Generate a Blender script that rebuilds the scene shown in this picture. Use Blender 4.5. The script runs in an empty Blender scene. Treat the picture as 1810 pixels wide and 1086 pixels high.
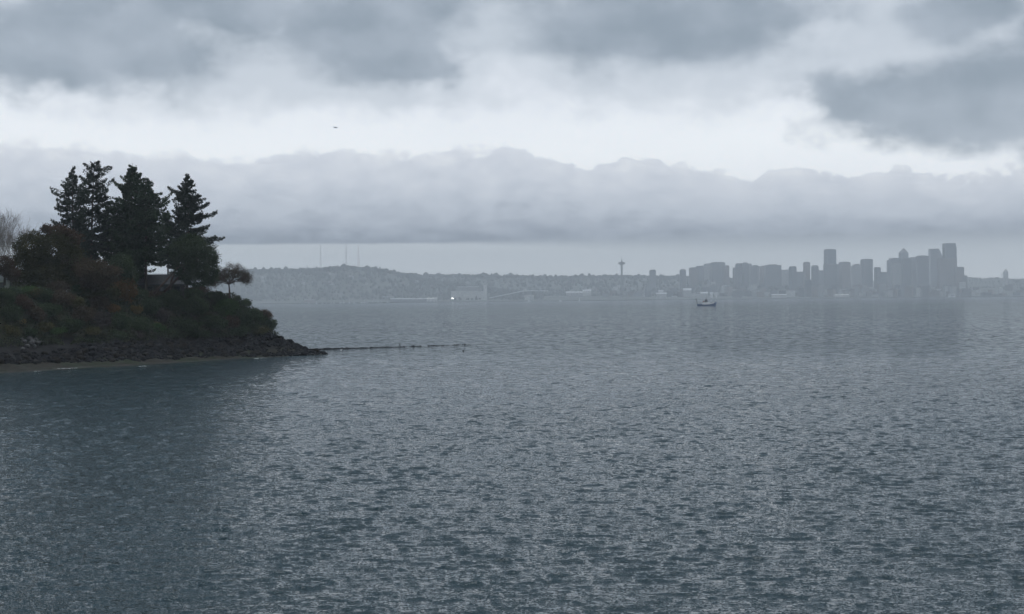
import bpy, math, random
import numpy as np
from mathutils import Matrix, Vector
R = math.radians
rng = np.random.default_rng(11)
random.seed(11)
scene = bpy.context.scene
col = scene.collection

# ------------------------------------------------------------------ camera, sky, sun, exposure
CAM_H, FPX = 12.0, 2942.0
cam = bpy.data.cameras.new('camera')
cam.sensor_width = 36.0
cam.lens = 36.0 * FPX / 1810.0
cam.clip_start, cam.clip_end = 0.5, 60000.0
cam_o = bpy.data.objects.new('camera', cam)
col.objects.link(cam_o)
CAM_M = Matrix.Translation((0, 0, CAM_H)) @ Matrix.Rotation(R(90 - 0.27), 4, 'X') @ Matrix.Rotation(R(-0.564), 4, 'Z')
cam_o.matrix_world = CAM_M
scene.camera = cam_o
CAM_R = CAM_M.to_3x3()

scene.view_settings.view_transform = 'Standard'
scene.view_settings.look = 'None'
scene.view_settings.gamma = 1.0
scene.view_settings.exposure = 0.0
scene.cycles.use_denoising = True
scene.cycles.max_bounces = 6
scene.cycles.diffuse_bounces = 2
scene.cycles.glossy_bounces = 3
scene.cycles.volume_bounces = 2
scene.cycles.transparent_max_bounces = 6

SUN_EL, SUN_AZ = 45.0, 95.0            # degrees above the horizon; degrees to the east of the view direction
sun = bpy.data.lights.new('sun', 'SUN')
sun.energy, sun.angle, sun.color = 0.5, R(70), (1.0, 0.96, 0.9)
sun_o = bpy.data.objects.new('sun', sun)
col.objects.link(sun_o)
sun_dir = Vector((math.sin(R(SUN_AZ)) * math.cos(R(SUN_EL)), math.cos(R(SUN_AZ)) * math.cos(R(SUN_EL)), math.sin(R(SUN_EL))))
sun_o.rotation_euler = sun_dir.to_track_quat('Z', 'Y').to_euler()
sun_o.location = (0, 0, 500)

# where a pixel of the surveyed photograph lies in the world
def ray(px, py):
    return (CAM_R @ Vector((px - 905.0, 543.0 - py, -FPX))).normalized()
def at(px, py, Y):                     # the point at depth Y
    d = ray(px, py)
    return Vector((0, 0, CAM_H)) + d * (Y / d.y)
def on_water(px, py, z=0.0):
    d = ray(px, py)
    return Vector((0, 0, CAM_H)) + d * ((z - CAM_H) / d.z)
def azel(px, py):
    d = ray(px, py)
    return math.degrees(math.atan2(d.x, d.y)), math.degrees(math.asin(d.z))

def lin(*c):
    c = c[0] if len(c) == 1 else c
    return tuple((x / 255 / 12.92) if x / 255 <= 0.04045 else ((x / 255 + 0.055) / 1.055) ** 2.4 for x in c)

# ------------------------------------------------------------------ node maths
class E:
    nt = None
    def __init__(s, sock): s.s = sock
    def __add__(a, b): return mth('ADD', a, b)
    def __radd__(a, b): return mth('ADD', b, a)
    def __sub__(a, b): return mth('SUBTRACT', a, b)
    def __rsub__(a, b): return mth('SUBTRACT', b, a)
    def __mul__(a, b): return mth('MULTIPLY', a, b)
    def __rmul__(a, b): return mth('MULTIPLY', b, a)
    def __truediv__(a, b): return mth('DIVIDE', a, b)
def put(sock, v):
    if isinstance(v, E): E.nt.links.new(v.s, sock)
    elif isinstance(v, tuple) and sock.type == 'RGBA' and len(v) == 3: sock.default_value = (*v, 1)
    else: sock.default_value = v
def mth(op, *a, clamp=False):
    n = E.nt.nodes.new('ShaderNodeMath'); n.operation = op; n.use_clamp = clamp
    for i, v in enumerate(a): put(n.inputs[i], v)
    return E(n.outputs[0])
def vec(x, y, z=0.0):
    n = E.nt.nodes.new('ShaderNodeCombineXYZ')
    for i, v in enumerate((x, y, z)): put(n.inputs[i], v)
    return E(n.outputs[0])
def sep(v):
    n = E.nt.nodes.new('ShaderNodeSeparateXYZ'); put(n.inputs[0], v)
    return [E(o) for o in n.outputs]
def vmth(op, a, b=None, scale=None):
    n = E.nt.nodes.new('ShaderNodeVectorMath'); n.operation = op
    put(n.inputs[0], a)
    if b is not None: put(n.inputs[1], b)
    if scale is not None: put(n.inputs['Scale'], scale)
    return E(n.outputs[0])
def noise(v, scale=1.0, detail=4.0, rough=0.5, dist=0.0, color=False, dims='3D'):
    n = E.nt.nodes.new('ShaderNodeTexNoise'); n.noise_dimensions = dims
    put(n.inputs['Vector'], v)
    for k, x in (('Scale', scale), ('Detail', detail), ('Roughness', rough), ('Distortion', dist)): put(n.inputs[k], x)
    return E(n.outputs[1 if color else 0])
def voro(v, scale=1.0):
    n = E.nt.nodes.new('ShaderNodeTexVoronoi'); n.feature = 'SMOOTH_F1'; put(n.inputs['Vector'], v); put(n.inputs['Scale'], scale); n.inputs['Smoothness'].default_value = 0.25
    return E(n.outputs[0])
def step(v, a, b, lo=0.0, hi=1.0, smooth=True):
    n = E.nt.nodes.new('ShaderNodeMapRange')
    n.interpolation_type = 'SMOOTHSTEP' if smooth else 'LINEAR'
    put(n.inputs[0], v)
    for i, x in enumerate((a, b, lo, hi)): put(n.inputs[1 + i], x)
    return E(n.outputs[0])
def mixc(f, a, b):
    n = E.nt.nodes.new('ShaderNodeMix'); n.data_type = 'RGBA'
    put(n.inputs[0], f); put(n.inputs[6], a); put(n.inputs[7], b)
    return E(n.outputs[2])
def ramp(f, stops, interp='LINEAR'):
    n = E.nt.nodes.new('ShaderNodeValToRGB'); n.color_ramp.interpolation = interp
    el = n.color_ramp.elements
    while len(el) < len(stops): el.new(0.5)
    for e, (p, c) in zip(el, stops): e.position = p; e.color = (*c, 1)
    put(n.inputs[0], f)
    return E(n.outputs[0])
def curve(f, pts):
    n = E.nt.nodes.new('ShaderNodeFloatCurve')
    c = n.mapping.curves[0]
    while len(c.points) < len(pts): c.points.new(0.5, 0.5)
    for p, (x, y) in zip(c.points, pts): p.location = (x, y); p.handle_type = 'AUTO'
    n.mapping.update()
    put(n.inputs['Value'], f)
    return E(n.outputs[0])

# ------------------------------------------------------------------ world: an overcast sky in azimuth and elevation
w = bpy.data.worlds.new('World'); scene.world = w; w.use_nodes = True
E.nt = w.node_tree; E.nt.nodes.clear()
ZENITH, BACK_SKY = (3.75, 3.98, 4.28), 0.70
tc = E.nt.nodes.new('ShaderNodeTexCoord')
dx, dy, dz = sep(E(tc.outputs['Generated']))
az = mth('ARCTAN2', dx, dy) * 57.29578
el = mth('ARCSINE', mth('MINIMUM', mth('MAXIMUM', dz, -1.0), 1.0)) * 57.29578
warp = noise(vec(az * 0.35, el * 0.6, 3.1), 1.0, 5, 0.55, color=True)
wx, wy, wz = sep(warp)
waz, wel = az + (wx - 0.5) * 3.4, el + (wy - 0.5) * 1.5
fine = noise(vec(az * 0.62, el * 0.85, 9.0), 1.0, 8, 0.54)
broad = noise(vec(az * 0.16, el * 0.3, 1.5), 1.0, 4, 0.5)
def blob(px, py, rx, ry):
    a, e = azel(px, py)
    u, v = (waz - a) / (rx / 51.3), (wel - e) / (ry / 51.3)
    return 1.0 - mth('SQRT', u * u + v * v)
def blobs(rows):
    o = None
    for r in rows:
        b = blob(*r)
        o = b if o is None else mth('SMOOTH_MAX', o, b, 0.25)
    return o
# high layer: bright, with a paler break low down
high = ramp(step(el + (broad - 0.5) * 1.4, 0.0, 12.0, smooth=False),
            [(0.0, lin(182, 189, 197)), (0.25, lin(262, 266, 272)), (0.42, lin(264, 268, 272)), (0.60, lin(247, 252, 260)), (0.8, lin(214, 222, 232)), (1.0, lin(196, 206, 216))])
mid_m = step(blobs([(330, 110, 440, 95), (620, 150, 300, 60), (1230, 90, 420, 110), (1640, 90, 260, 130), (900, 60, 200, 60)]) + (fine - 0.5) * 1.3, -0.25, 0.55)
sky = mixc(mid_m * 0.62, high, lin(196, 206, 217))
up = step(el + (broad - 0.5) * 6.0, 10.2, 13.0)
sky = mixc(up, sky, mixc(step(fine, 0.35, 0.65), lin(98, 114, 130), lin(128, 143, 158)))
sky = mixc(step(el, 48.0, 74.0), sky, ZENITH)
dark_m = step(blobs([(150, 72, 260, 95), (400, 8, 190, 52), (655, 45, 190, 108), (735, 110, 105, 48), (1190, 30, 310, 95),
                     (1690, 20, 120, 62), (1745, 180, 320, 88), (1560, 175, 140, 55), (1900, 150, 200, 120)]) + (fine - 0.5) * 0.9, -0.18, 0.40)
dcol = mixc(step(noise(vec(az * 0.33, el * 0.5, 4.0), 1.0, 5, 0.5), 0.3, 0.7), lin(140, 154, 168), lin(174, 185, 198))
sky = mixc(dark_m * 0.93, sky, dcol)
# the low bank of cloud in front of it: a lumpy top, a flat grey base
top_px = [(-200, 240), (0, 241), (100, 248), (200, 258), (300, 266), (380, 270), (450, 270), (490, 261), (560, 255), (600, 252), (650, 264), (700, 268), (775, 264),
          (808, 254), (850, 263), (888, 250), (918, 254), (950, 265), (1000, 278), (1040, 291), (1065, 282), (1130, 276), (1165, 280),
          (1200, 290), (1260, 297), (1320, 311), (1342, 303), (1390, 292), (1420, 293), (1460, 298), (1540, 302), (1600, 296), (1700, 307), (1760, 300), (1810, 291), (2000, 285)]
cp = [azel(*p) for p in top_px]
top = curve(step(az, -22, 22, smooth=False), [((a + 22) / 44, e / 8) for a, e in cp]) * 8.0
lump = noise(vec(az * 1.5, el * 1.7, 7.0), 1.0, 7, 0.68)
puff = noise(vec(az * 1.1, el * 2.4 + 0.35 * lump, 27.0), 1.0, 6, 0.6)
lump2 = noise(vec(az * 0.8, el * 2.0, 17.0), 1.0, 6, 0.6)
d1 = voro(vec(az * 0.95 + (wx - .5) * 1.6, el * 1.5 + (wy - .5) * 0.8, 1.0)); d2 = voro(vec(az * 2.6 + (lump - .5) * 1.4, el * 3.4, 4.0))
edge = top + (0.42 - d1) * 0.50 + (0.42 - d2) * 0.28 + (lump - 0.5) * 0.54 - el
bank_m = step(edge, -0.05, step(az, -14, 4, 0.36, 0.09))
base_e = 1.98 + (noise(vec(az * 0.5, 0.0, 2.0), 1.0, 3) - 0.5) * 0.12
t = (el - base_e) / mth('MAXIMUM', top - base_e, 0.4) + (lump2 - 0.5) * 0.55 + ((puff - 0.5) * 0.42 + (0.42 - d1) * 0.35 + (0.42 - d2) * 0.12) * step(el, 2.2, 4.2)
bank = ramp(mth('MAXIMUM', t, 0.0), [(0.0, lin(122, 132, 150)), (0.12, lin(160, 169, 185)), (0.35, lin(200, 208, 221)), (0.62, lin(219, 225, 236)), (0.85, lin(230, 235, 244)), (1.0, lin(242, 246, 252))])
sky = mixc(bank_m * 0.96, sky, bank)
# the paler strip under the bank
low = ramp(step(el, 0.0, 2.2, smooth=False), [(0.0, lin(252, 253, 252)), (0.35, lin(240, 244, 246)), (1.0, lin(214, 222, 228))])
low_m = step(el, base_e + step(az, -4, 10, 0.04, 0.5), base_e - step(az, -4, 10, 0.08, 0.7))
sky = mixc(low_m * 0.9, sky, low)
sky = vmth('SCALE', sky, scale=step(dy, 0.35, -0.45, 1.0, BACK_SKY))     # unseen sky behind the camera, dimmed so the scene reads backlit
nish = E.nt.nodes.new('ShaderNodeTexSky'); nish.sky_type = 'NISHITA'
nish.sun_disc = False; nish.sun_elevation = R(SUN_EL); nish.sun_rotation = R(SUN_AZ)
SKY_STRENGTH = 0.1
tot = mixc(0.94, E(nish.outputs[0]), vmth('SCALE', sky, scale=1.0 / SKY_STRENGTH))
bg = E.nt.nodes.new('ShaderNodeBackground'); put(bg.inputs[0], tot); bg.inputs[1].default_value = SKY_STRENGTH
wo = E.nt.nodes.new('ShaderNodeOutputWorld'); E.nt.links.new(bg.outputs[0], wo.inputs[0])
w.cycles.sampling_method = 'MANUAL'; w.cycles.sample_map_resolution = 512

# ------------------------------------------------------------------ helpers: materials, meshes, things
def new_mat(name):
    m = bpy.data.materials.new(name); m.use_nodes = True
    E.nt = m.node_tree
    return m, E.nt.nodes['Principled BSDF']
def world_pos():
    return E(E.nt.nodes.new('ShaderNodeNewGeometry').outputs['Position'])
def obj_pos():
    return E(E.nt.nodes.new('ShaderNodeTexCoord').outputs['Object'])
def mat(name, a, b=None, scale=1.0, rough=0.7, spec=0.3, metal=0.0, detail=5):
    m, p = new_mat(name)
    if b is None: b = tuple(x * 0.75 for x in a)
    put(p.inputs['Base Color'], mixc(step(noise(obj_pos(), scale, detail, 0.6), 0.35, 0.65), a, b))
    p.inputs['Roughness'].default_value = rough; p.inputs['Specular IOR Level'].default_value = spec
    p.inputs['Metallic'].default_value = metal
    return m
def leaf_mat(name, a, b, scale=0.5, tr=0.2):
    m, p = new_mat(name)
    oi = E.nt.nodes.new('ShaderNodeObjectInfo')
    n1 = noise(world_pos(), scale, 3, 0.6); n2 = noise(world_pos(), scale * 9, 2, 0.6)
    c = mixc(step(n1 * 0.6 + n2 * 0.4, 0.36, 0.64), a, b)
    c = vmth('SCALE', c, scale=0.85 + E(oi.outputs['Random']) * 0.3)
    put(p.inputs['Base Color'], c); p.inputs['Roughness'].default_value = 0.75; p.inputs['Specular IOR Level'].default_value = 0.15
    tl = E.nt.nodes.new('ShaderNodeBsdfTranslucent'); put(tl.inputs[0], c)
    mx = E.nt.nodes.new('ShaderNodeMixShader'); mx.inputs[0].default_value = tr
    E.nt.links.new(p.outputs[0], mx.inputs[1]); E.nt.links.new(tl.outputs[0], mx.inputs[2])
    E.nt.links.new(mx.outputs[0], E.nt.nodes['Material Output'].inputs[0])
    return m

def link_mesh(name, me, m, parent=None, loc=None, smooth=False):
    if m is not None: me.materials.append(m)
    if smooth: me.polygons.foreach_set('use_smooth', np.ones(len(me.polygons), dtype=bool))
    o = bpy.data.objects.new(name, me); col.objects.link(o)
    if parent is not None: o.parent = parent
    if loc is not None: o.location = loc
    return o
def mesh_np(name, v, quads):
    v = np.ascontiguousarray(v, dtype=np.float32).reshape(-1, 3); quads = np.ascontiguousarray(quads, dtype=np.int32)
    k = quads.shape[1]; n = quads.shape[0]
    me = bpy.data.meshes.new(name)
    me.vertices.add(len(v)); me.vertices.foreach_set('co', v.ravel())
    me.loops.add(n * k); me.loops.foreach_set('vertex_index', quads.ravel())
    me.polygons.add(n); me.polygons.foreach_set('loop_start', np.arange(0, n * k, k, dtype=np.int32))
    me.update(calc_edges=True)
    return me
class MB:
    def __init__(s): s.v = []; s.f = []
    def add(s, vs, fs):
        b = len(s.v); s.v += [tuple(x) for x in vs]; s.f += [[b + i for i in f] for f in fs]; return s
    def box(s, x0, x1, y0, y1, z0, z1, M=None):
        vs = [Vector(p) for p in ((x0, y0, z0), (x1, y0, z0), (x1, y1, z0), (x0, y1, z0), (x0, y0, z1), (x1, y0, z1), (x1, y1, z1), (x0, y1, z1))]
        if M is not None: vs = [M @ p for p in vs]
        return s.add(vs, [(3, 2, 1, 0), (4, 5, 6, 7), (0, 1, 5, 4), (1, 2, 6, 5), (2, 3, 7, 6), (3, 0, 4, 7)])
    def prism(s, poly, z0, z1, top=None):
        n = len(poly); top = top or poly
        vs = [(x, y, z0) for x, y in poly] + [(x, y, z1) for x, y in top]
        return s.add(vs, [list(range(n))[::-1], list(range(n, 2 * n))] + [(i, (i + 1) % n, n + (i + 1) % n, n + i) for i in range(n)])
    def lathe(s, prof, n=16, c=(0, 0, 0)):
        vs = []; fs = []
        for r, z in prof:
            vs += [(c[0] + r * math.cos(2 * math.pi * k / n), c[1] + r * math.sin(2 * math.pi * k / n), c[2] + z) for k in range(n)]
        for i in range(len(prof) - 1):
            fs += [(i * n + k, i * n + (k + 1) % n, (i + 1) * n + (k + 1) % n, (i + 1) * n + k) for k in range(n)]
        fs += [list(range(n))[::-1], list(range((len(prof) - 1) * n, len(prof) * n))]
        return s.add(vs, fs)
    def tube(s, pts, rad, n=6):
        pts = [Vector(p) for p in pts]
        if not isinstance(rad, (list, tuple)): rad = [rad] * len(pts)
        vs = []; fs = []
        for i, p in enumerate(pts):
            d = (pts[min(i + 1, len(pts) - 1)] - pts[max(i - 1, 0)]).normalized()
            a = d.cross(Vector((0, 0, 1)) if abs(d.z) < 0.9 else Vector((1, 0, 0))).normalized(); b = d.cross(a)
            vs += [p + (a * math.cos(2 * math.pi * k / n) + b * math.sin(2 * math.pi * k / n)) * rad[i] for k in range(n)]
        for i in range(len(pts) - 1):
            fs += [(i * n + k, i * n + (k + 1) % n, (i + 1) * n + (k + 1) % n, (i + 1) * n + k) for k in range(n)]
        fs += [list(range(n))[::-1], list(range((len(pts) - 1) * n, len(pts) * n))]
        return s.add(vs, fs)
    def build(s, name, m, parent=None, loc=None, smooth=False):
        me = bpy.data.meshes.new(name); me.from_pydata(s.v, [], s.f); me.update()
        return link_mesh(name, me, m, parent, loc, smooth)
def tag(o, label=None, cat=None, group=None, kind=None):
    if label: o['label'] = label
    if cat: o['category'] = cat
    if group: o['group'] = group
    if kind: o['kind'] = kind
    return o
def thing(name, label, cat, loc=(0, 0, 0), rz=0.0, group=None):
    o = bpy.data.objects.new(name, None); col.objects.link(o)
    o.location = loc; o.rotation_euler = (0, 0, rz); o.empty_display_size = 0.5
    return tag(o, label, cat, group)
KIDS = {}
def kids(o): return [c for c in o.children]
def dup(o, parent=None):
    c = o.copy(); col.objects.link(c)
    if parent is not None: c.parent = parent
    for ch in list(o.children): dup(ch, c)
    return c
def vnoise(x, y, seed=0):              # smooth value noise on arrays
    xi, yi = np.floor(x).astype(np.int64), np.floor(y).astype(np.int64); fx, fy = x - xi, y - yi
    fx = fx * fx * (3 - 2 * fx); fy = fy * fy * (3 - 2 * fy)
    def h(a, b):
        n = (a * 374761393 + b * 668265263 + seed * 1442695041) & 0x7fffffff
        n = ((n ^ (n >> 13)) * 1274126177) & 0x7fffffff
        return ((n ^ (n >> 16)) & 0xffff) / 65535.0
    return (h(xi, yi) * (1 - fx) + h(xi + 1, yi) * fx) * (1 - fy) + (h(xi, yi + 1) * (1 - fx) + h(xi + 1, yi + 1) * fx) * fy
# ------------------------------------------------------------------ water: one sheet, real waves within a kilometre of the shore
def build_water():
    rows = [3.0, 12.0, 25.0, 40.0, 50.0]
    r = 56.0
    while r < 13000:
        rows.append(r)
        r += max(0.12, 0.0016 * r) if r < 300 else (0.0016 * 300 * (r / 300) ** 2 if r < 900 else 0.05 * r)
    rows = np.array(rows + [13000.0]); drow = np.gradient(rows)
    dense = np.arange(-20.0, 20.001, math.degrees(0.00062))
    a = np.concatenate([np.arange(-180, -40, 5.0), np.arange(-40, -20, 1.0), dense, np.arange(21, 40, 1.0), np.arange(40, 180, 5.0)])
    dcol = np.gradient(a) * math.pi / 180
    RR, AA = np.meshgrid(rows, np.radians(a), indexing='ij')
    X, Y = (RR * np.sin(AA)).astype(np.float32), (RR * np.cos(AA)).astype(np.float32)
    sp = np.maximum(drow[:, None] * 0.8, rows[:, None] * np.abs(dcol)[None, :]).astype(np.float32)
    i0 = int(np.searchsorted(rows, 45)); i1 = int(np.searchsorted(rows, 1000)); c = np.abs(a) < 21
    xs, ys, ss = X[i0:i1][:, c], Y[i0:i1][:, c], sp[i0:i1][:, c]
    env = vnoise(xs / .8 + 3, ys / 1.2, 15) * .75 + vnoise(xs / 3.3, ys / 4.6 + 7, 16) * .25
    gust = (0.6 + 0.95 * np.clip((env - .32) / .4, 0, 1) ** 1.5) * (0.72 + 0.5 * vnoise(xs / 46 + 9, ys / 70, 5) + 0.35 * (vnoise(xs / 13, ys / 21 + 3, 6) - 0.5)).astype(np.float32)
    Z = np.zeros_like(xs); DX = np.zeros_like(xs); DY = np.zeros_like(xs)
    g = np.random.default_rng(5); N = 170
    for k in range(N):
        lam = math.exp(g.uniform(math.log(0.30), math.log(2.0)))
        th = R(-97) + g.normal(0, 0.62)
        kx, ky = math.cos(th) * 2 * math.pi / lam, math.sin(th) * 2 * math.pi / lam
        s = WAVE_SLOPE * math.sqrt(2.0 / N) * (1.15 if lam < 1.1 else 0.85)
        amp = s * lam / (2 * math.pi)
        wgt = np.clip((lam / ss - 2.4) / 2.2, 0, 1) * gust * amp
        ph = kx * xs + ky * ys + g.uniform(0, 6.283)
        Z += wgt * np.cos(ph); sn = wgt * np.sin(ph) * 1.0
        DX -= math.cos(th) * sn; DY -= math.sin(th) * sn
    DY -= 0.75 * Z; DX -= .1 * Z            # fronts lean towards the lee shore
    ZZ = np.zeros_like(X)
    sub = np.zeros_like(X); sub[i0:i1][:, c] = 1
    ci = np.where(c)[0]
    ZZ[i0:i1, ci[0]:ci[-1] + 1] = Z; X[i0:i1, ci[0]:ci[-1] + 1] += DX; Y[i0:i1, ci[0]:ci[-1] + 1] += DY
    v = np.stack([X, Y, ZZ], -1).reshape(-1, 3)
    n, mcols = len(rows), len(a)
    ii, jj = np.meshgrid(np.arange(n - 1), np.arange(mcols), indexing='ij'); j2 = (jj + 1) % mcols
    q = np.stack([ii * mcols + jj, ii * mcols + j2, (ii + 1) * mcols + j2, (ii + 1) * mcols + jj], -1).reshape(-1, 4)[:, ::-1]
    me = mesh_np('water', v, q)
    att = me.attributes.new('ripple', 'FLOAT', 'POINT')        # how much of the chop is finer than the mesh there
    rip = np.clip((sp - 0.15) / 0.7, 0, 1).astype(np.float32)
    att.data.foreach_set('value', rip.ravel())
    m, p = new_mat('sea_water')
    x, y, z = sep(world_pos())
    at_ = E.nt.nodes.new('ShaderNodeAttribute'); at_.attribute_name = 'ripple'; rp = E(at_.outputs['Fac'])
    patch = noise(vec(x * 0.006, y * 0.0022, 0.0), 1.0, 4, 0.55)
    calm = step(y, 4500, 7500, 1.0, 0.8)
    n1 = noise(vec(x * 2.4, y * 4.6, z * 3.0), 1.0, 2, 0.55, color=True)
    n0 = noise(vec(x * 9.0, y * 13.0, 8.0), 1.0, 2, 0.5, color=True); a0, b0, _ = sep(n0)
    n2 = noise(vec(x * 0.5, y * 0.75, 5.0), 1.0, 3, 0.6, color=True)
    a1, b1, _ = sep(n1); a2, b2, _ = sep(n2)
    amp = step(patch * 0.6 + noise(vec(x * 0.02, y * 0.011, 3.0), 1.0, 5, 0.6) * 0.4, 0.36, 0.64, 0.55, 1.3, smooth=False) * calm
    sx = ((a1 - 0.5) * RIP_FINE + (a0 - 0.5) * RIP_TINY + (a2 - 0.5) * rp * RIP_FAR) * amp
    sy = ((b1 - 0.5) * RIP_FINE + (b0 - 0.5) * RIP_TINY + (b2 - 0.5) * rp * RIP_FAR) * amp
    gN = E.nt.nodes.new('ShaderNodeNewGeometry')
    put(p.inputs['Normal'], vmth('NORMALIZE', vmth('ADD', E(gN.outputs['Normal']), vec(sx, sy, 0.0))))
    put(p.inputs['Base Color'], WATER_COL); p.inputs['Roughness'].default_value = 0.07
    p.inputs['IOR'].default_value = 1.333
    o = link_mesh('water', me, m, smooth=True)
    tag(o, 'grey green choppy sea water', 'water', kind='structure')
    return o
WAVE_SLOPE, RIP_FINE, RIP_FAR, RIP_TINY = 0.115, 1.7, 5.0, 2.9
WATER_COL = (0.010, 0.026, 0.031)
build_water()
# ------------------------------------------------------------------ far land: hills, woods, city
def crest(pts, r):
    return np.array([(azel(x, y)[0], at(x, y, r).z) for x, y in pts])
RIDGES = [  # crest outline in the photograph (bare ground, trees come on top), distance of the crest, slope length towards us
    (crest([(-900, 490), (380, 484), (440, 482), (500, 481), (530, 481), (560, 479), (600, 477), (620, 475.5), (650, 478), (680, 481), (705, 486), (720, 491), (760, 499), (800, 505), (850, 511), (900, 517), (960, 523), (2800, 525)], 8950), 8950, 560),
    (crest([(-900, 494), (560, 494), (640, 488), (715, 490), (800, 489.5), (900, 490.5), (1000, 492.5), (1050, 491.5), (1100, 491), (1150, 491.5), (1250, 494), (1400, 505), (2800, 520)], 9900), 9900, 1150),
    (crest([(-900, 520), (1350, 512), (1500, 499), (1640, 493), (1705, 490), (1712, 493), (1740, 494.5), (1760, 493.5), (1776, 494.5), (1790, 496), (1830, 496), (1900, 493), (2800, 496)], 10900), 10900, 1500),
]
def land_h(A, RR):
    h = np.clip((RR - 8380) / 60.0, -1, 1) * 4.0 - 1.0
    for c, rc, L in RIDGES:
        H = np.interp(A, c[:, 0], c[:, 1])
        t = np.clip(1 - (rc - RR) / L, 0, 1); t = np.where(RR > rc, np.clip(1 - (RR - rc) / 900.0, 0, 1), t)
        h = np.maximum(h, 3.0 + (H - 3.0) * (t * t * (3 - 2 * t)))
    return h
def build_land():
    a = np.arange(-30, 30.01, 0.1)
    r = np.concatenate([np.arange(8280, 8460, 20.0), np.arange(8460, 12300, 45.0)])
    RR, A = np.meshgrid(r, a, indexing='ij')
    Z = land_h(A, RR) + (vnoise(A * 3, RR / 120, 3) - 0.5) * 6 * np.clip((RR - 8480) / 200, 0, 1)
    v = np.stack([RR * np.sin(np.radians(A)), RR * np.cos(np.radians(A)), Z], -1).reshape(-1, 3)
    n, k = len(r), len(a)
    ii, jj = np.meshgrid(np.arange(n - 1), np.arange(k - 1), indexing='ij')
    q = np.stack([ii * k + jj, ii * k + jj + 1, (ii + 1) * k + jj + 1, (ii + 1) * k + jj], -1).reshape(-1, 4)
    m, p = new_mat('far_ground')
    g = noise(world_pos(), 0.012, 5, 0.6)
    put(p.inputs['Base Color'], ramp(g, [(0.3, (0.035, 0.045, 0.035)), (0.55, (0.06, 0.065, 0.05)), (0.7, (0.12, 0.115, 0.11))])); p.inputs['Roughness'].default_value = 0.9
    tag(link_mesh('hills', mesh_np('hills', v, q[:, ::-1]), m, smooth=True), 'dark wooded hills along the far shore', 'hills', kind='structure')
build_land()
def land_z(px, r):
    A = azel(px, 520)[0]
    return float(land_h(np.array([A]), np.array([r]))[0])

M_wood = leaf_mat('far_wood', (0.016, 0.022, 0.017), (0.025, 0.03, 0.024), 0.015, 0.0)
def build_forest(px0, px1, rmin, rcrest, n, seed, label, hmin=9.0, lo=8.0, hi=19.0):
    g = np.random.default_rng(seed); V = []; F = []; cnt = 0; base = 0
    a0, a1 = azel(px0, 500)[0], azel(px1, 500)[0]
    while cnt < n:
        A = g.uniform(a0, a1); u = g.uniform()
        r = rcrest - abs(g.normal(0, 25)) if u < 0.34 else g.uniform(rmin, rcrest + 40)
        h = float(land_h(np.array([A]), np.array([r]))[0])
        cnt += 1
        if h < hmin: continue
        H = g.uniform(lo, hi) * (g.uniform(1.3, 1.8) if g.uniform() < 0.09 else 1.0); con = g.uniform() < 0.3
        w = H * (g.uniform(0.22, 0.3) if con else g.uniform(0.38, 0.6))
        prof = ((0.5, 0.05), (1.0, 0.25), (0.55, 0.65), (0.08, 1.0)) if con else ((0.5, 0.02), (1.0, 0.4), (0.85, 0.72), (0.3, 1.0))
        cx, cy = r * math.sin(R(A)), r * math.cos(R(A)); k = 6; ph = g.uniform(0, 6)
        for f, z in prof:
            j = g.uniform(0.75, 1.25, k)
            for i in range(k): V.append((cx + w * f * j[i] * math.cos(ph + i * 2 * math.pi / k), cy + w * f * j[i] * math.sin(ph + i * 2 * math.pi / k), h - 2 + H * z + g.normal(0, 0.03 * H)))
        for s in range(3):
            for i in range(k): F.append((base + s * k + i, base + s * k + (i + 1) % k, base + (s + 1) * k + (i + 1) % k, base + (s + 1) * k + i))
        F.append((base + 18, base + 19, base + 20, base + 21)); base += 24
    tag(link_mesh('forest', mesh_np('forest', np.array(V), np.array(F)), M_wood), label, 'forest', kind='stuff')
build_forest(300, 960, 8480, 8950, 4200, 1, 'hazy dark woods on the low wooded headland')
build_forest(640, 1420, 8900, 9900, 4200, 2, 'paler hazy woods on the long ridge behind the tall observation tower')
build_forest(1600, 2000, 9700, 10900, 1300, 3, 'faint hazy woods on the low ridge beyond the skyscrapers', lo=5, hi=11)
# a few thousand low roofs and trees nobody could count along the flat waterfront are the strip below

def facade(name, wall, glass, floor=3.8, bay=3.2):
    m, p = new_mat(name)
    x, y, z = sep(obj_pos())
    fz = mth('FRACT', z / floor); fx = mth('FRACT', (x + y) / bay)
    win = step(fz, 0.30, 0.34) * step(fz, 0.86, 0.82) * step(fx, 0.14, 0.18) * step(fx, 0.9, 0.86)
    v = noise(vec(mth('FLOOR', x / bay), mth('FLOOR', y / bay), mth('FLOOR', z / floor)), 1.7, 2)
    oi = E.nt.nodes.new('ShaderNodeObjectInfo'); tint = E(oi.outputs['Random']) * 1.1 + 0.5; wall = vmth('SCALE', vec(*wall), scale=tint)
    put(p.inputs['Base Color'], mixc(win, mixc(noise(obj_pos(), 0.05, 3), wall, vmth('SCALE', wall, scale=0.8)), mixc(v, glass, tuple(c * 2 for c in glass))))
    put(p.inputs['Roughness'], step(win, 0.0, 1.0, 0.8, 0.15))
    return m
FAC = {'dark': facade('dark_glass_facade', (0.05, 0.06, 0.07), (0.015, 0.02, 0.025)), 'grey': facade('grey_facade', (0.16, 0.17, 0.18), (0.03, 0.035, 0.04)),
       'pale': facade('pale_stone_facade', (0.5, 0.5, 0.48), (0.05, 0.055, 0.06)), 'brown': facade('brown_facade', (0.2, 0.155, 0.13), (0.03, 0.03, 0.03)),
       'blue': facade('blue_glass_facade', (0.07, 0.11, 0.15), (0.02, 0.04, 0.06))}
M_roof = mat('flat_roof', (0.12, 0.12, 0.12), (0.2, 0.2, 0.19), 0.2, 0.9)
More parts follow.
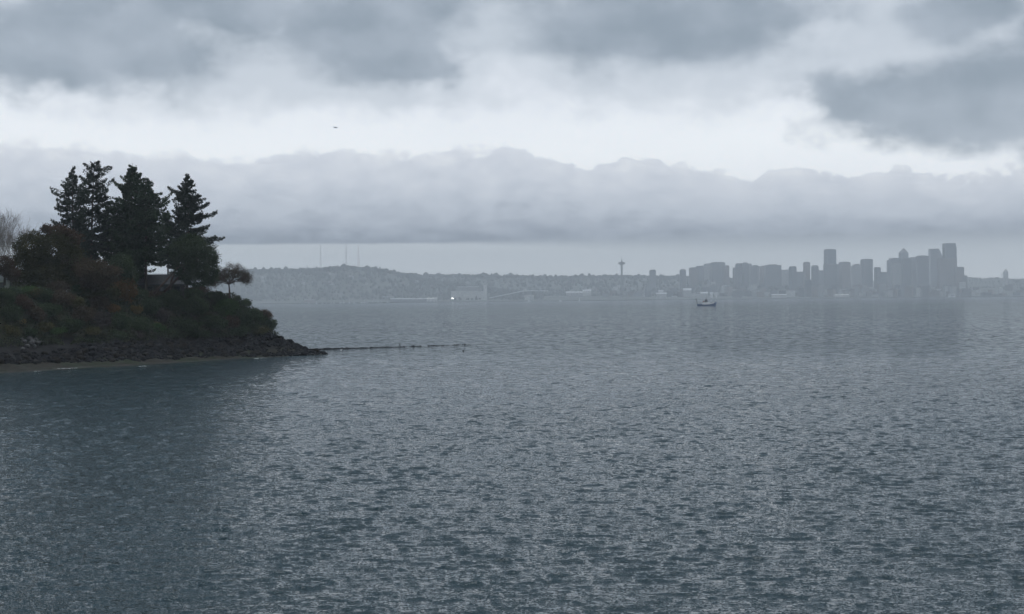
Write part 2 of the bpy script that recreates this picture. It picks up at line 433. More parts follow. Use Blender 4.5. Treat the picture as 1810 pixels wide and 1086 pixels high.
M_conc = mat('pale_concrete', (0.66, 0.66, 0.62), (0.52, 0.52, 0.49), 0.05, 0.85)
M_white = mat('white_paint', (0.82, 0.83, 0.83), (0.76, 0.76, 0.76), 0.5, 0.45)
M_steel = mat('grey_steel', (0.2, 0.21, 0.22), (0.15, 0.15, 0.16), 0.4, 0.5)
M_redsteel = mat('red_and_grey_steel', (0.30, 0.12, 0.10), (0.22, 0.15, 0.14), 0.03, 0.6)
M_shedroof = mat('pale_metal_shed_roof', (0.5, 0.51, 0.52), (0.42, 0.43, 0.44), .1, .6)
M_dark = mat('dark_metal', (0.05, 0.05, 0.055), (0.035, 0.035, 0.04), 0.6, 0.5)
M_glass = mat('dark_glass', (0.02, 0.025, 0.03), (0.03, 0.035, 0.04), 0.5, 0.1, 0.5)

def rect(w, d, c=0.0):
    x, y = w / 2, d / 2
    if c <= 0: return [(-x, -y), (x, -y), (x, y), (-x, y)]
    return [(-x + c, -y), (x - c, -y), (x, -y + c), (x, y - c), (x - c, y), (-x + c, y), (-x, y - c), (-x, -y + c)]
def place(px0, px1, ytop, r, rot):
    mid = (px0 + px1) / 2
    p = at(mid, ytop, r * math.cos(R(azel(mid, ytop)[0])))
    z0 = land_z(mid, r) - 1.0
    W = (px1 - px0) / FPX * r
    return p.x, p.y, z0, p.z - z0, W
def skyscraper(px0, px1, ytop, r, label, fac='grey', shape='flat', rot=None, dep=0.85, **k):
    rot = R(random.choice([24, 28, -30, 20])) if rot is None else R(rot)
    x, y, z0, H, W = place(px0, px1, ytop, r, rot)
    wd = W / (abs(math.cos(rot)) + dep * abs(math.sin(rot))); dp = wd * dep
    t = thing('skyscraper', label, 'skyscraper', (x, y, z0), rot)
    m = FAC[fac]; b = MB(); rf = MB()
    if shape == 'flat':
        b.prism(rect(wd, dp), 0, H - 4); rf.prism(rect(wd * 0.99, dp * 0.99), H - 4, H - 3)
        pent = MB().prism(rect(wd * 0.8, dp * 0.8), H - 3, H); pent.build('penthouse', M_roof, t)
    elif shape == 'setback':
        f, hf = k.get('f', 0.7), k.get('hf', 0.85)
        b.prism(rect(wd, dp), 0, H * hf); b.prism(rect(wd * f, dp * f), H * hf, H - 3)
        rf.prism(rect(wd * 0.97, dp * 0.97), H * hf, H * hf + 0.8); MB().prism(rect(wd * f * 0.8, dp * f * 0.8), H - 3, H).build('penthouse', M_roof, t)
    elif shape == 'dome':
        b.lathe([(W / 2, 0), (W / 2, H - W * 0.34)], 20)
        rf.lathe([(W / 2 * 0.995, H - W * 0.34), (W * 0.47, H - W * 0.2), (W * 0.38, H - W * 0.08), (W * 0.2, H - 1), (W * 0.02, H)], 20)
    elif shape == 'arch':
        b.prism(rect(wd, dp), 0, H - W * 0.25)
        n = 8; pts = [(wd / 2 * math.cos(math.pi * i / n), H - W * 0.25 + W * 0.25 * math.sin(math.pi * i / n)) for i in range(n + 1)]
        vs = [(px, -dp / 2 + 0.1, pz) for px, pz in pts] + [(px, dp / 2 - 0.1, pz) for px, pz in pts]
        rf.add(vs, [list(range(n + 1))[::-1], list(range(n + 1, 2 * n + 2))] + [(i, i + 1, n + 2 + i, n + 1 + i) for i in range(n)])
    elif shape == 'pyramid':
        sh = k['sh']
        b.prism(rect(wd, dp, wd * 0.1), 0, H - sh)
        rf.prism(rect(wd * 0.98, dp * 0.98, wd * 0.1), H - sh, H, [(px_ * 0.03, py_ * 0.03) for px_, py_ in rect(wd, dp, wd * 0.1)])
    elif shape == 'slant':                                  # upper part cut off by a slope on one side
        cut = k['cut']; s = k['sh']
        b.prism(rect(wd, dp), 0, H - s)
        vs = [(-wd / 2, -dp / 2, H - s), (wd / 2, -dp / 2, H - s), (wd / 2, dp / 2, H - s), (-wd / 2, dp / 2, H - s),
              (-wd / 2, -dp / 2, H), (wd / 2 - cut * wd, -dp / 2, H), (wd / 2 - cut * wd, dp / 2, H), (-wd / 2, dp / 2, H)]
        b.add(vs, [(0, 1, 5, 4), (1, 2, 6, 5), (2, 3, 7, 6), (3, 0, 4, 7)]); rf.box(-wd / 2 + 1, wd / 2 - cut * wd - 1, -dp / 2 + 1, dp / 2 - 1, H, H + 1.0)
    elif shape == 'steps':
        z = 0; n = len(k['st'])
        for f, hf in k['st']:
            b.prism([(px_ * f[0] + f[1] * wd, py_) for px_, py_ in rect(wd, dp)], z, H * hf); z = H * hf
        f = k['st'][-1][0]
        rf.prism([(px_ * f[0] * 0.9 + f[1] * wd, py_ * 0.9) for px_, py_ in rect(wd, dp)], H, H + 1.0)
    b.build('facade', m, t); rf.build('roof', M_roof, t)
    return t
def wh(px, r):                                               # metres per photo pixel
    return r / FPX
S = skyscraper
S(1148, 1159, 477, 9250, 'lone narrow slab tower between the observation needle and the downtown cluster', 'grey', 'flat', 12)
S(1201, 1212.8, 475.5, 9300, 'round tower with a domed top at the near end of the skyline', 'grey', 'dome')
S(1218, 1233, 473, 9400, 'low block stepping up beside the round domed tower', 'brown', 'flat')
S(1230, 1244, 470, 9600, 'second step of the rising row of blocks past the domed tower', 'grey', 'flat')
S(1244, 1259, 466.3, 9700, 'third step of the rising row, just short of the wide flat block', 'pale', 'flat')
S(1256, 1281.5, 463.6, 9500, 'widest flat topped block at the head of the rising row', 'grey', 'flat', 14, dep=0.5)
S(1279, 1289, 469.3, 9350, 'narrow lower block against the side of the widest flat block', 'brown', 'flat')
S(1295, 1303, 473, 9600, 'small block filling the gap after the widest flat block', 'grey', 'flat')
S(1300, 1315, 465.8, 9500, 'flat topped block just after the sky gap in the row', 'dark', 'flat')
S(1312, 1323, 464, 9450, 'slightly taller block with a raised roof box past the sky gap', 'grey', 'setback', f=0.75, hf=0.93)
S(1320, 1328.5, 466, 9700, 'pale block tucked behind the raised roof box block', 'pale', 'flat')
S(1328, 1342.5, 468.8, 9400, 'block with chamfered shoulders in the middle of the row', 'grey', 'setback', f=0.72, hf=0.95)
S(1343, 1356, 470, 9600, 'block with a sloping roofline beside the long flat topped slab', 'brown', 'flat')
S(1351, 1380.3, 467.5, 9500, 'long flat topped slab ending the first group of towers', 'grey', 'setback', 10, dep=0.45, f=0.6, hf=0.96)
S(1377, 1396, 477, 9600, 'low roof between the long slab and the little cube tower', 'pale', 'flat', 12, dep=0.5)
S(1394.5, 1407.5, 471, 9400, 'little cube shaped tower standing alone above low roofs', 'dark', 'flat')
S(1405, 1421, 480.5, 9600, 'low block between the little cube tower and the slim square tower', 'grey', 'flat', 12, dep=0.5)
S(1419.8, 1431.6, 463, 9500, 'slim square tower with a shallow peaked cap', 'brown', 'setback', f=0.8, hf=0.97)
S(1434, 1446.5, 469, 9350, 'dark tower with a rounded top in front of the tall flat slab', 'dark', 'arch')
S(1444, 1459, 478, 9600, 'low block at the foot of the tall flat slab', 'grey', 'flat', 12, dep=0.5)
S(1456.8, 1477.2, 440.5, 9700, 'tall flat topped glass slab standing far above its neighbours', 'blue', 'flat', 20)
S(1455.5, 1478.5, 466.8, 9450, 'dark mid height block before the tall flat glass slab', 'dark', 'flat', 10, dep=0.4)
S(1474, 1485, 467, 9800, 'narrow block in the shade beside the tall glass slab', 'grey', 'flat')
S(1483.3, 1502.5, 463, 9500, 'square tower with a thin roof slab next to the tall glass slab', 'brown', 'setback', 18, f=0.9, hf=0.98)
S(1505, 1521.5, 467, 9600, 'tower with stepped shoulders and a small domed crown', 'pale', 'steps', 8, st=[((1, 0), 0.93), ((0.7, 0), 0.97), ((0.4, 0.05), 1.0)])
S(1521.8, 1541.5, 458, 9700, 'tall square tower with a pale capped top', 'grey', 'flat', 14)
S(1545, 1556.5, 472.5, 9500, 'short tower stepping down after the tall capped tower', 'dark', 'flat')
S(1552, 1571, 481, 9700, 'low flat block in the dip before the main cluster', 'grey', 'flat', 10, dep=0.5)
S(1569, 1597, 456.6, 9600, 'broad dark tower with a notched corner below the pointed tower', 'grey', 'steps', 6, dep=0.6, st=[((1, 0), 0.94), ((0.87, 0.065), 1.0)])
S(1575.5, 1592.5, 464, 9300, 'pale slab whose light face stands out against the broad dark tower', 'pale', 'flat', 6, dep=0.5)
S(1588.3, 1605.7, 438.5, 10000, 'tower with a pyramid roof rising to a point', 'grey', 'pyramid', 22, sh=8.2 * 10000 / FPX)
S(1592, 1609, 456.4, 9500, 'square block directly below the pyramid roofed tower', 'dark', 'flat', 12)
S(1607, 1622, 455, 9700, 'flat block between the pyramid roof and the long dark slab', 'grey', 'flat', 14)
S(1619.5, 1640.5, 452, 9600, 'long dark slab with a raised roof edge in the main cluster', 'dark', 'setback', 8, dep=0.5, f=0.92, hf=0.98)
S(1642.5, 1664, 440.4, 9900, 'tall tower whose top slopes away on one side', 'grey', 'slant', 5, dep=0.6, cut=0.3, sh=12 * 9900 / FPX)
S(1659, 1689.5, 456.2, 9500, 'wide flat block across the foot of the tallest black tower', 'brown', 'flat', 5, dep=0.5)
S(1667.8, 1688.6, 430.6, 9800, 'tallest dark tower of the skyline with its top lost in cloud', 'dark', 'steps', 4, dep=0.8, st=[((1, 0), 0.925), ((0.93, -0.035), 1.0)])
S(1687, 1702.6, 472, 9500, 'lower square block stepping down beside the tallest tower', 'brown', 'setback', 8, f=0.9, hf=0.98)
S(1700, 1709, 487, 9500, 'last low block at the far end of the skyline', 'grey', 'flat', 10)
def old_tower():
    x, y, z0, H, W = place(1773.8, 1781.2, 475, 9900, 0)
    t = thing('stone_tower', 'slender old stone tower with a pointed cap alone on the ridge', 'tower', (x, y, z0), R(10))
    s = W * 0.88
    MB().prism(rect(s, s), 0, H - 22).build('shaft', FAC['pale'], t)
    MB().prism(rect(s * 1.04, s * 1.04), H - 22, H - 18).build('cornice', M_conc, t)
    MB().prism(rect(s * 0.8, s * 0.8), H - 18, H - 14, None).prism(rect(s * 0.8, s * 0.8), H - 14, H - 1, rect(s * 0.08, s * 0.08)).build('cap', M_conc, t)
    MB().tube([(0, 0, H - 1.2), (0, 0, H + 3)], 0.3, 5).build('finial', M_steel, t)
old_tower()
def lamp_mast(px, y, r, label):
    p = at(px, y, r); z0 = land_z(px, r)
    t = thing('floodlight_mast', label, 'mast', (p.x, p.y, z0))
    h = p.z - z0
    MB().tube([(0, 0, 0), (0, 0, h)], [0.9, 0.6], 6).build('pole', M_steel, t)
    MB().box(-3.5, 3.5, -0.8, 0.8, h - 1, h + 4).build('lamp_rack', M_steel, t)
lamp_mast(1770.6, 485.5, 9900, 'thin floodlight mast just before the slender stone tower')

M_ngrey = mat('weathered_tower_steel', (0.12, 0.12, 0.12), (0.16, 0.16, 0.155), .1, .6)
def needle():
    r = 8900
    top = at(1098.7, 452.8, r); z0 = 22.0; H = top.z - z0
    t = thing('observation_tower', 'slender observation tower with a flying saucer top on splayed legs', 'tower', (top.x, top.y, z0))
    zs = H * 0.805
    for k in range(3):
        a = R(90 + 120 * k)
        for s in (-1, 1):
            pts = []; rad = []
            for i in range(13):
                f = i / 12; rr = 12.5 * (1 - f) ** 1.6 + 2.4 + 3.6 * max(0, f - 0.72) ** 1.2 / 0.2
                off = s * 1.5
                pts.append((rr * math.cos(a) - off * math.sin(a), rr * math.sin(a) + off * math.cos(a), f * zs)); rad.append(0.8)
            MB().tube(pts, rad, 6).build('leg', M_ngrey, t)
    MB().prism(rect(5.0, 5.0), 0, zs).build('core', M_ngrey, t)
    MB().lathe([(7, H * .19), (9, H * .2), (9, H * .215), (7, H * .22)], 24).build('skyline_deck', M_ngrey, t)
    MB().lathe([(4, zs - 6), (12, zs - 2.5), (20.5, zs), (20.8, zs + 1.2), (12, zs + 1.6)], 32).build('halo_ring', M_dark, t)
    MB().lathe([(12, zs + 1.6), (16.5, zs + 2.2), (17.2, zs + 6.4), (16, zs + 7)], 32).build('saucer', M_glass, t)
    MB().lathe([(16.8, zs + 7), (19.2, zs + 7.6), (14, zs + 9.0), (7, zs + 10.2), (3.5, zs + 12)], 32).build('saucer_roof', M_ngrey, t)
    MB().lathe([(3.5, zs + 12), (3.5, zs + 16), (2.6, zs + 18), (1.6, zs + 20)], 16).build('upper_house', M_dark, t)
    MB().lathe([(1.6, zs + 20), (1.0, H * .93), (.45, H - 1), (.3, H)], 8).build('spire', M_steel, t)
needle()

def radio_mast(px, ybase, ytop, r, m, w, label):
    b, p = at(px, ybase, r), at(px, ytop, r); z0 = b.z - 12; H = p.z - z0
    t = thing('radio_mast', label, 'radio mast', (b.x, b.y, z0), R(random.uniform(0, 90)), 'radio masts on the far hill')
    legs = [[], [], []]
    N = 26; br = MB()
    for i in range(N + 1):
        f = i / N; rr = w * (1 - f) ** 1.25 + 1.3
        for k in range(3): legs[k].append((rr * math.cos(R(120 * k)), rr * math.sin(R(120 * k)), f * H))
    for k in range(3):
        MB().tube(legs[k], 0.42, 5).build('leg', m, t)
        for i in range(N):
            br.tube([legs[k][i], legs[(k + 1) % 3][i + 1]], 0.16, 3); br.tube([legs[k][i + 1], legs[(k + 1) % 3][i + 1]], 0.16, 3)
    br.build('bracing', m, t)
    MB().tube([(0, 0, H - 1), (0, 0, H + 6)], 0.35, 6).build('antenna', M_steel, t)
    for z in (.55, .7, .82): MB().box(-1.6, 1.6, -1.2, 1.2, H * z, H * z + 3).build('transmitter_box', M_steel, t)
radio_mast(567, 477, 434, 8955, M_steel, 4.5, 'faintest of the three lattice radio masts, set apart from the other two')
radio_mast(612.2, 474, 433.5, 8955, M_steel, 5.0, 'dark lattice radio mast between the other two masts')
radio_mast(633.5, 475, 434, 8955, M_redsteel, 9.0, 'reddish lattice radio mast with the widest foot of the three')

# houses among the trees of the far hills
M_hwall = mat('pale_house_wall', (0.45, 0.45, 0.44), (0.38, 0.38, 0.37), 0.1, 0.8)
M_hroof = mat('grey_house_roof', (0.16, 0.15, 0.15), (0.22, 0.2, 0.19), 0.2, 0.9)
def house_proto():
    t = thing('hillside_house', 'small pale house half hidden among trees on the far hillside', 'house', group='pale houses on the far hillside')
    w, d, h = 13.0, 10.0, 6.5
    MB().box(-w / 2, w / 2, -d / 2, d / 2, -6, h).build('wall', M_hwall, t)
    r = MB(); r.add([(-w / 2 - .6, -d / 2 - .6, h), (w / 2 + .6, -d / 2 - .6, h), (w / 2 + .6, d / 2 + .6, h), (-w / 2 - .6, d / 2 + .6, h), (-w / 2 - .6, 0, h + 3.2), (w / 2 + .6, 0, h + 3.2)],
                [(0, 1, 5, 4), (2, 3, 4, 5), (1, 2, 5), (3, 0, 4), (3, 2, 1, 0)]); r.build('roof', M_hroof, t)
    for x in (-4, 0, 4): MB().box(x - 1.1, x + 1.1, -d / 2 - .05, -d / 2 + .1, 2, 4.2).build('window', M_glass, t)
    return t
hp = house_proto(); first = [True]
def ridge_r(px, py, r0, r1):                                 # where the sight line meets the hillside
    for r in np.arange(r0, r1, 12.0):
        p = at(px, py, r * math.cos(R(azel(px, py)[0])))
        if p.z < land_z(px, r): return p
    return None
for px, py, s in [(463, 491.5, 1.2), (468, 491, 1.1), (465, 496, 1.3), (476, 493, .8), (484, 505.5, .9), (489, 505, .9), (492, 505.5, .8), (507, 505, .9), (517, 505.5, 1.2), (520, 506, .8), (536, 501.5, 1.1), (553, 500, .8),
                  (584, 501.5, 1.3), (588, 502, .8), (583, 484, .9), (602, 508, .8), (620, 490, 1.0), (624, 491, .8), (667, 495.5, .8), (648, 502, .7), (699, 503, .9), (721, 503, .9), (737, 499.5, 1.2), (741, 500, .8)]:
    p = ridge_r(px, py + 1, 8400, 8960)
    if p is None: continue
    o = hp if first[0] else dup(hp); first[0] = False
    o.location = (p.x, p.y - 12, p.z + 3); o.rotation_euler.z = R(random.uniform(-35, 35)); o.scale = (s, s, s)

# waterfront buildings along the far shore
def wpt(px, r): a = R(azel(px, 525)[0]); return r * math.sin(a), r * math.cos(a)
def long_shed(px0, px1, ytop, r, label, m, roof=M_roof, gable=True, name='warehouse'):
    x, y, z0, H, W = place(px0, px1, ytop, r, 0)
    t = thing(name, label, 'warehouse', (x, y, max(z0, 1.0)), -R(azel((px0 + px1) / 2, 520)[0]))
    H = at((px0 + px1) / 2, ytop, y).z - max(z0, 1.0); d = min(40.0, W * 0.6)
    MB().box(-W / 2, W / 2, -d / 2, d / 2, 0, H * 0.78).build('wall', m, t)
    rr = MB(); h0 = H * 0.78
    rr.add([(-W / 2 - 1, -d / 2 - 1, h0), (W / 2 + 1, -d / 2 - 1, h0), (W / 2 + 1, d / 2 + 1, h0), (-W / 2 - 1, d / 2 + 1, h0), (-W / 2 - 1, 0, H), (W / 2 + 1, 0, H)],
           [(0, 1, 5, 4), (2, 3, 4, 5), (1, 2, 5), (3, 0, 4), (3, 2, 1, 0)]); rr.build('roof', roof, t)
    n = max(2, int(W / 14))
    for k in range(min(n, 8)):
        xx = -W / 2 + W * (k + .5) / min(n, 8); MB().box(xx - 2.0, xx + 2.0, -d / 2 - .15, -d / 2 + .1, 0.2, min(4.5, H * .5)).build('door', M_steel, t)
long_shed(690, 728, 527.6, 8440, 'long low pale pier shed nearer the marina masts', M_steel, M_shedroof)
long_shed(722, 754, 527.8, 8450, 'long low shed with a pale roof joining the cream warehouse', M_steel, M_shedroof)
long_shed(754.5, 773, 526.6, 8430, 'cream coloured warehouse standing at the end of the long pier sheds', M_conc, M_conc)
long_shed(538, 557, 529.5, 8440, 'reddish low building where the marina begins under the wooded headland', FAC['brown'], M_roof)
long_shed(668, 690, 524.3, 8520, 'low shed with a pale roof behind the marina', M_steel, M_shedroof)
long_shed(927, 944, 521.5, 8480, 'pale boxy building below the horizontal conveyor', M_conc, M_hroof)
long_shed(1000, 1030, 515.5, 8800, 'long pale roofed building on the slope short of the observation tower', M_hwall, M_shedroof)
long_shed(1030, 1045, 512.0, 8850, 'pale block just above the long pale roofed building', M_conc, M_shedroof)
long_shed(1208, 1222, 510.0, 8700, 'white roofed low building below the domed tower', M_hwall, M_shedroof)
long_shed(1160, 1178, 517.5, 8560, 'pale pier shed between the lone slab tower and the domed tower', M_hwall, M_shedroof)
long_shed(1164, 1172, 513.0, 8640, 'small pale shed just behind the pale pier shed', M_hwall, M_shedroof)
long_shed(1364, 1390, 520.0, 8450, 'greenish white pier shed under the first group of towers', M_conc, M_shedroof)
long_shed(1476, 1500, 520.5, 8450, 'dim pier shed under the tall glass slab', M_conc, M_conc)
long_shed(1239, 1251, 516.2, 8520, 'white waterfront building right above the blue boat', M_hwall, M_shedroof)
long_shed(1255, 1260, 516.8, 8520, 'tiny white hut just past the white waterfront building', M_white, M_shedroof)
long_shed(1264.5, 1268, 517, 8520, 'smallest white hut further along from the blue boat', M_white, M_shedroof)
def grain():
    x, y, z0, H, W = place(797, 846, 514.3, 8500, 0); z0 = 2.5; H = at(820, 514.3, y).z - z0
    t = thing('grain_elevator', 'big pale grain elevator with ribbed silos and a tall headhouse', 'grain elevator', (x, y, z0), -R(azel(825, 520)[0]))
    s = 8500 / FPX; n = 16; rad = W / n / 2
    for k in range(n):
        for j in range(2):
            MB().lathe([(rad * 1.02, 0), (rad * 1.02, H)], 14, (-W / 2 + rad * (2 * k + 1), j * rad * 2, 0)).build('silo', M_conc, t)
    MB().box(-W / 2 + 9 * s, W / 2 + 6 * s, -rad * .4, rad * 2.4, H, H + 4.6 * s).box(-W / 2 + 11 * s, W / 2 - 0 * s, -rad * .2, rad * 2.2, H + 4.6 * s, H + 6.6 * s).build('gallery', mat('weathered_concrete', (0.3, 0.3, 0.29), (0.25, 0.25, 0.24), 0.05), t)
    MB().box(-W / 2 + 10.5 * s, W / 2 + 1 * s, -rad * .5, rad * 2.5, H + 6.6 * s, H + 7.4 * s).build('gallery_roof', M_white, t)
    xx = W / 2 + 8.5 * s
    MB().box(xx, xx + 6.4 * s, -rad, rad * 3, 0, H + 10.6 * s).build('headhouse', M_conc, t)
    MB().box(xx + .6 * s, xx + 5.8 * s, -rad * .8, rad * 2.8, H + 10.6 * s, H + 11.6 * s).build('headhouse_roof', M_hroof, t)
    MB().box(W / 2, xx, -rad * .5, rad * 2, 0, H * .95).build('annex', M_conc, t)
grain()
def conveyor():
    Y = 8440.0
    P = [at(865, 527.0, Y), at(928, 514.0, Y), at(969, 514.6, Y)]
    t = thing('conveyor', 'pale covered conveyor climbing from the grain elevator to a raised gallery', 'conveyor', (P[0].x, Y, 2.0))
    L = [p - Vector((P[0].x, Y, 2.0)) for p in P]
    def gal(a, b, name):
        d = (b - a); n = Vector((-d.z, 0, d.x)).normalized() * 2.0; m = MB(); vs = []
        for q in (a, b):
            for yy in (-3, 3): vs += [q + n + Vector((0, yy, 0)), q - n + Vector((0, yy, 0))]
        m.add(vs, [(0, 1, 3, 2), (4, 6, 7, 5), (0, 4, 5, 1), (2, 3, 7, 6), (0, 2, 6, 4), (1, 5, 7, 3)]); m.build(name, M_white, t)
    gal(L[0], L[1], 'sloping_gallery'); gal(L[1], L[2], 'level_gallery')
    MB().box(L[1].x - 7, L[1].x + 8, -5, 5, L[1].z - 5, L[1].z + 9).build('transfer_tower', M_conc, t)
    for f in (.3, .62, .95):
        q = L[0].lerp(L[1], f); MB().tube([(q.x - 2, -2, -2), (q.x, 0, q.z - 2)], .6, 5).tube([(q.x + 2, 2, -2), (q.x, 0, q.z - 2)], .6, 5).build('trestle', M_steel, t)
    for f in (.25, .6, .97):
        q = L[1].lerp(L[2], f); MB().tube([(q.x - 2, -2, -2), (q.x, 0, q.z - 2)], .6, 5).tube([(q.x + 2, 2, -2), (q.x, 0, q.z - 2)], .6, 5).build('trestle', M_steel, t)
conveyor()
lamp_mast(915.5, 504.5, 8700, 'pale mast on the slope above the climbing conveyor')
lamp_mast(994.5, 512.5, 8600, 'pale mast standing past the end of the level conveyor')
lamp_mast(740, 523.8, 8430, 'pale mast on the roof line of the long low sheds')
def dock_lamp():
    p = at(800, 527.6, 8400)
    t = thing('dock_light', 'brilliant white floodlight shining at the foot of the grain elevator', 'lamp', (p.x, p.y, 2.0))
    h = p.z - 2.0
    MB().tube([(0, 0, -2), (0, 0, h)], .8, 6).build('pole', M_steel, t)
    MB().box(-4, 4, -.5, 1.5, h - 1.5, h + 1.5).build('housing', M_steel, t)
    m, pb = new_mat('lit_floodlight'); put(pb.inputs['Emission Color'], (1.0, 0.98, 0.95)); pb.inputs['Emission Strength'].default_value = 7.0
    MB().box(-4.5, 4.5, -1.0, -.6, h - 2.2, h + 2.2).build('lens', m, t)
dock_lamp()
# dark sea wall along the far shore
def far_quay():
    m = MB(); r = 8378
    pts = [wpt(x, r) for x in range(430, 1900, 30)]; pts2 = [wpt(x, r + 30) for x in range(430, 1900, 30)]
    n = len(pts); vs = [(x, y, -2) for x, y in pts] + [(x, y, 3.4) for x, y in pts] + [(x, y, 3.4) for x, y in pts2]
    m.add(vs, [f for i in range(n - 1) for f in ((i, i + 1, n + i + 1, n + i), (n + i, n + i + 1, 2 * n + i + 1, 2 * n + i))])
    tag(m.build('sea_wall', mat('dark_stone', (0.06, 0.06, 0.06), (0.09, 0.09, 0.085), 0.05, 0.9)), 'long dark sea wall at the foot of the far shore', 'sea wall')
far_quay()
# city fabric below the towers
def lowrise_proto(fac, w, d, h):
    t = thing('city_block', 'hazy mid rise building', 'building')
    MB().box(-w / 2, w / 2, -d / 2, d / 2, 0, h).build('facade', FAC[fac], t)
    MB().box(-w / 2 + 1, w / 2 - 1, -d / 2 + 1, d / 2 - 1, h, h + .8).box(-w / 5, w / 6, -d / 6, d / 5, h + .8, h + 4).build('roof', M_roof, t)
    return t
protos = [lowrise_proto('grey', 34, 28, 26), lowrise_proto('brown', 28, 28, 34), lowrise_proto('pale', 40, 26, 22), lowrise_proto('dark', 30, 30, 44), lowrise_proto('pale', 22, 22, 40)]
used = set()
ZONES = [(1055, 1205, 24, 8700, 9300, 0.55, 'blurred low city block on the slope around the observation tower and lone slab', 'low city blocks near the observation tower'),
         (1200, 1420, 46, 8600, 9250, 0.85, 'blurred city block below the first group of towers', 'city blocks below the first group of towers'),
         (1410, 1570, 40, 8600, 9250, 0.95, 'blurred city block below the tall glass slab', 'city blocks below the tall glass slab'),
         (1560, 1715, 36, 8600, 9250, 1.0, 'blurred city block below the main cluster of towers', 'city blocks below the main cluster'),
         (1700, 1830, 22, 8600, 9700, 0.5, 'blurred low block on the flat ground under the slender stone tower', 'low blocks under the stone tower')]
for x0, x1, n, r0, r1, hs, lab, grp in ZONES:
    for i in range(n):
        k = random.randrange(5); px = x0 + (x1 - x0) * (i + random.uniform(.1, .9)) / n; r = random.uniform(r0, r1)
        o = protos[k] if k not in used else dup(protos[k]); used.add(k)
        x, y = wpt(px, r); s = random.uniform(.75, 1.15)
        o.location = (x, y, land_z(px, r) - 2); o.rotation_euler.z = R(random.choice([0, 28, -30, 10])); o.scale = (s * random.uniform(.8, 1.4), s, s * hs * random.uniform(.6, 1.9))
        tag(o, lab, 'building', grp)
# ------------------------------------------------------------------ the wooded point: terrain, beach, riprap
def shore_polygon():
    front = [(-420, 735), (-200, 690), (0, 660), (60, 657), (150, 651), (230, 647), (330, 640.5), (420, 634.5), (480, 631.5), (530, 629), (580, 626.5)]
    pts = [tuple(on_water(*p)[:2]) for p in front]
    tx, ty = pts[-1]
    pts += [(tx - 1.5, ty + 2.0), (tx - 7, ty + 5.0), (tx - 17, ty + 17), (tx - 38, ty + 42), (tx - 100, ty + 66), (tx - 170, ty + 40), (tx - 210, ty - 60), (pts[0][0] - 60, pts[0][1] - 20)]
    return np.array(pts)
SHORE = shore_polygon()
def shore_dist(X, Y):                                    # signed distance, positive on land
    d = np.full(X.shape, 1e9); ins = np.zeros(X.shape, bool); n = len(SHORE)
    for i in range(n):
        (ax, ay), (bx, by) = SHORE[i], SHORE[(i + 1) % n]
        ex, ey = bx - ax, by - ay
        t = np.clip(((X - ax) * ex + (Y - ay) * ey) / (ex * ex + ey * ey), 0, 1)
        d = np.minimum(d, np.hypot(X - ax - t * ex, Y - ay - t * ey))
        cr = ((ay > Y) != (by > Y)) & (X < ex * (Y - ay) / (ey if ey else 1e-9) + ax); ins ^= cr
    return np.where(ins, d, -d)
TX = float(SHORE[10][0])
def island_h(X, Y):
    s = shore_dist(X, Y)
    f = np.clip((X - TX) / (-90.0 - TX), 0, 1)           # 0 at the tip, 1 at the frame's edge
    bw = 0.6 + 7.0 * f ** 1.3; bh = 0.15 + 1.3 * f
    rw, rh = 6.6 + 3.5 * np.clip(1 - f * 5, 0, 1), 4.3
    k1 = s - bw; k2 = k1 - rw; BW = 8.0
    plat = 13.3 + 0.6 * f
    z = np.where(s < 0, np.maximum(s * 0.3, -6), np.where(k1 < 0, bh * s / bw, np.where(k2 < 0, bh + (rh - bh * .4) * k1 / rw, 0)))
    z2 = bh * .6 + rh
    t = np.clip(k2 / BW, 0, 1)
    z = np.where(k2 >= 0, z2 + (plat - z2) * (t * (1.6 - 0.6 * t)), z)
    return z + np.where(s > 1, (vnoise(X / 3.1, Y / 3.1, 21) - .5) * 0.7 + (vnoise(X / 0.9, Y / 0.9, 22) - .5) * 0.25, 0)
def hz(x, y): return float(island_h(np.array([x]), np.array([y]))[0])
def ground_at(px, py, y0=255.0, y1=430.0):               # where a sight line meets the island
    Y = np.arange(y0, y1, 0.4); d = ray(px, py)
    X = d.x * Y / d.y; Z = CAM_H + d.z * Y / d.y
    h = island_h(X, Y); i = np.argmax(Z <= h)
    if not (Z <= h).any(): return None
    return Vector((X[i], Y[i], h[i]))
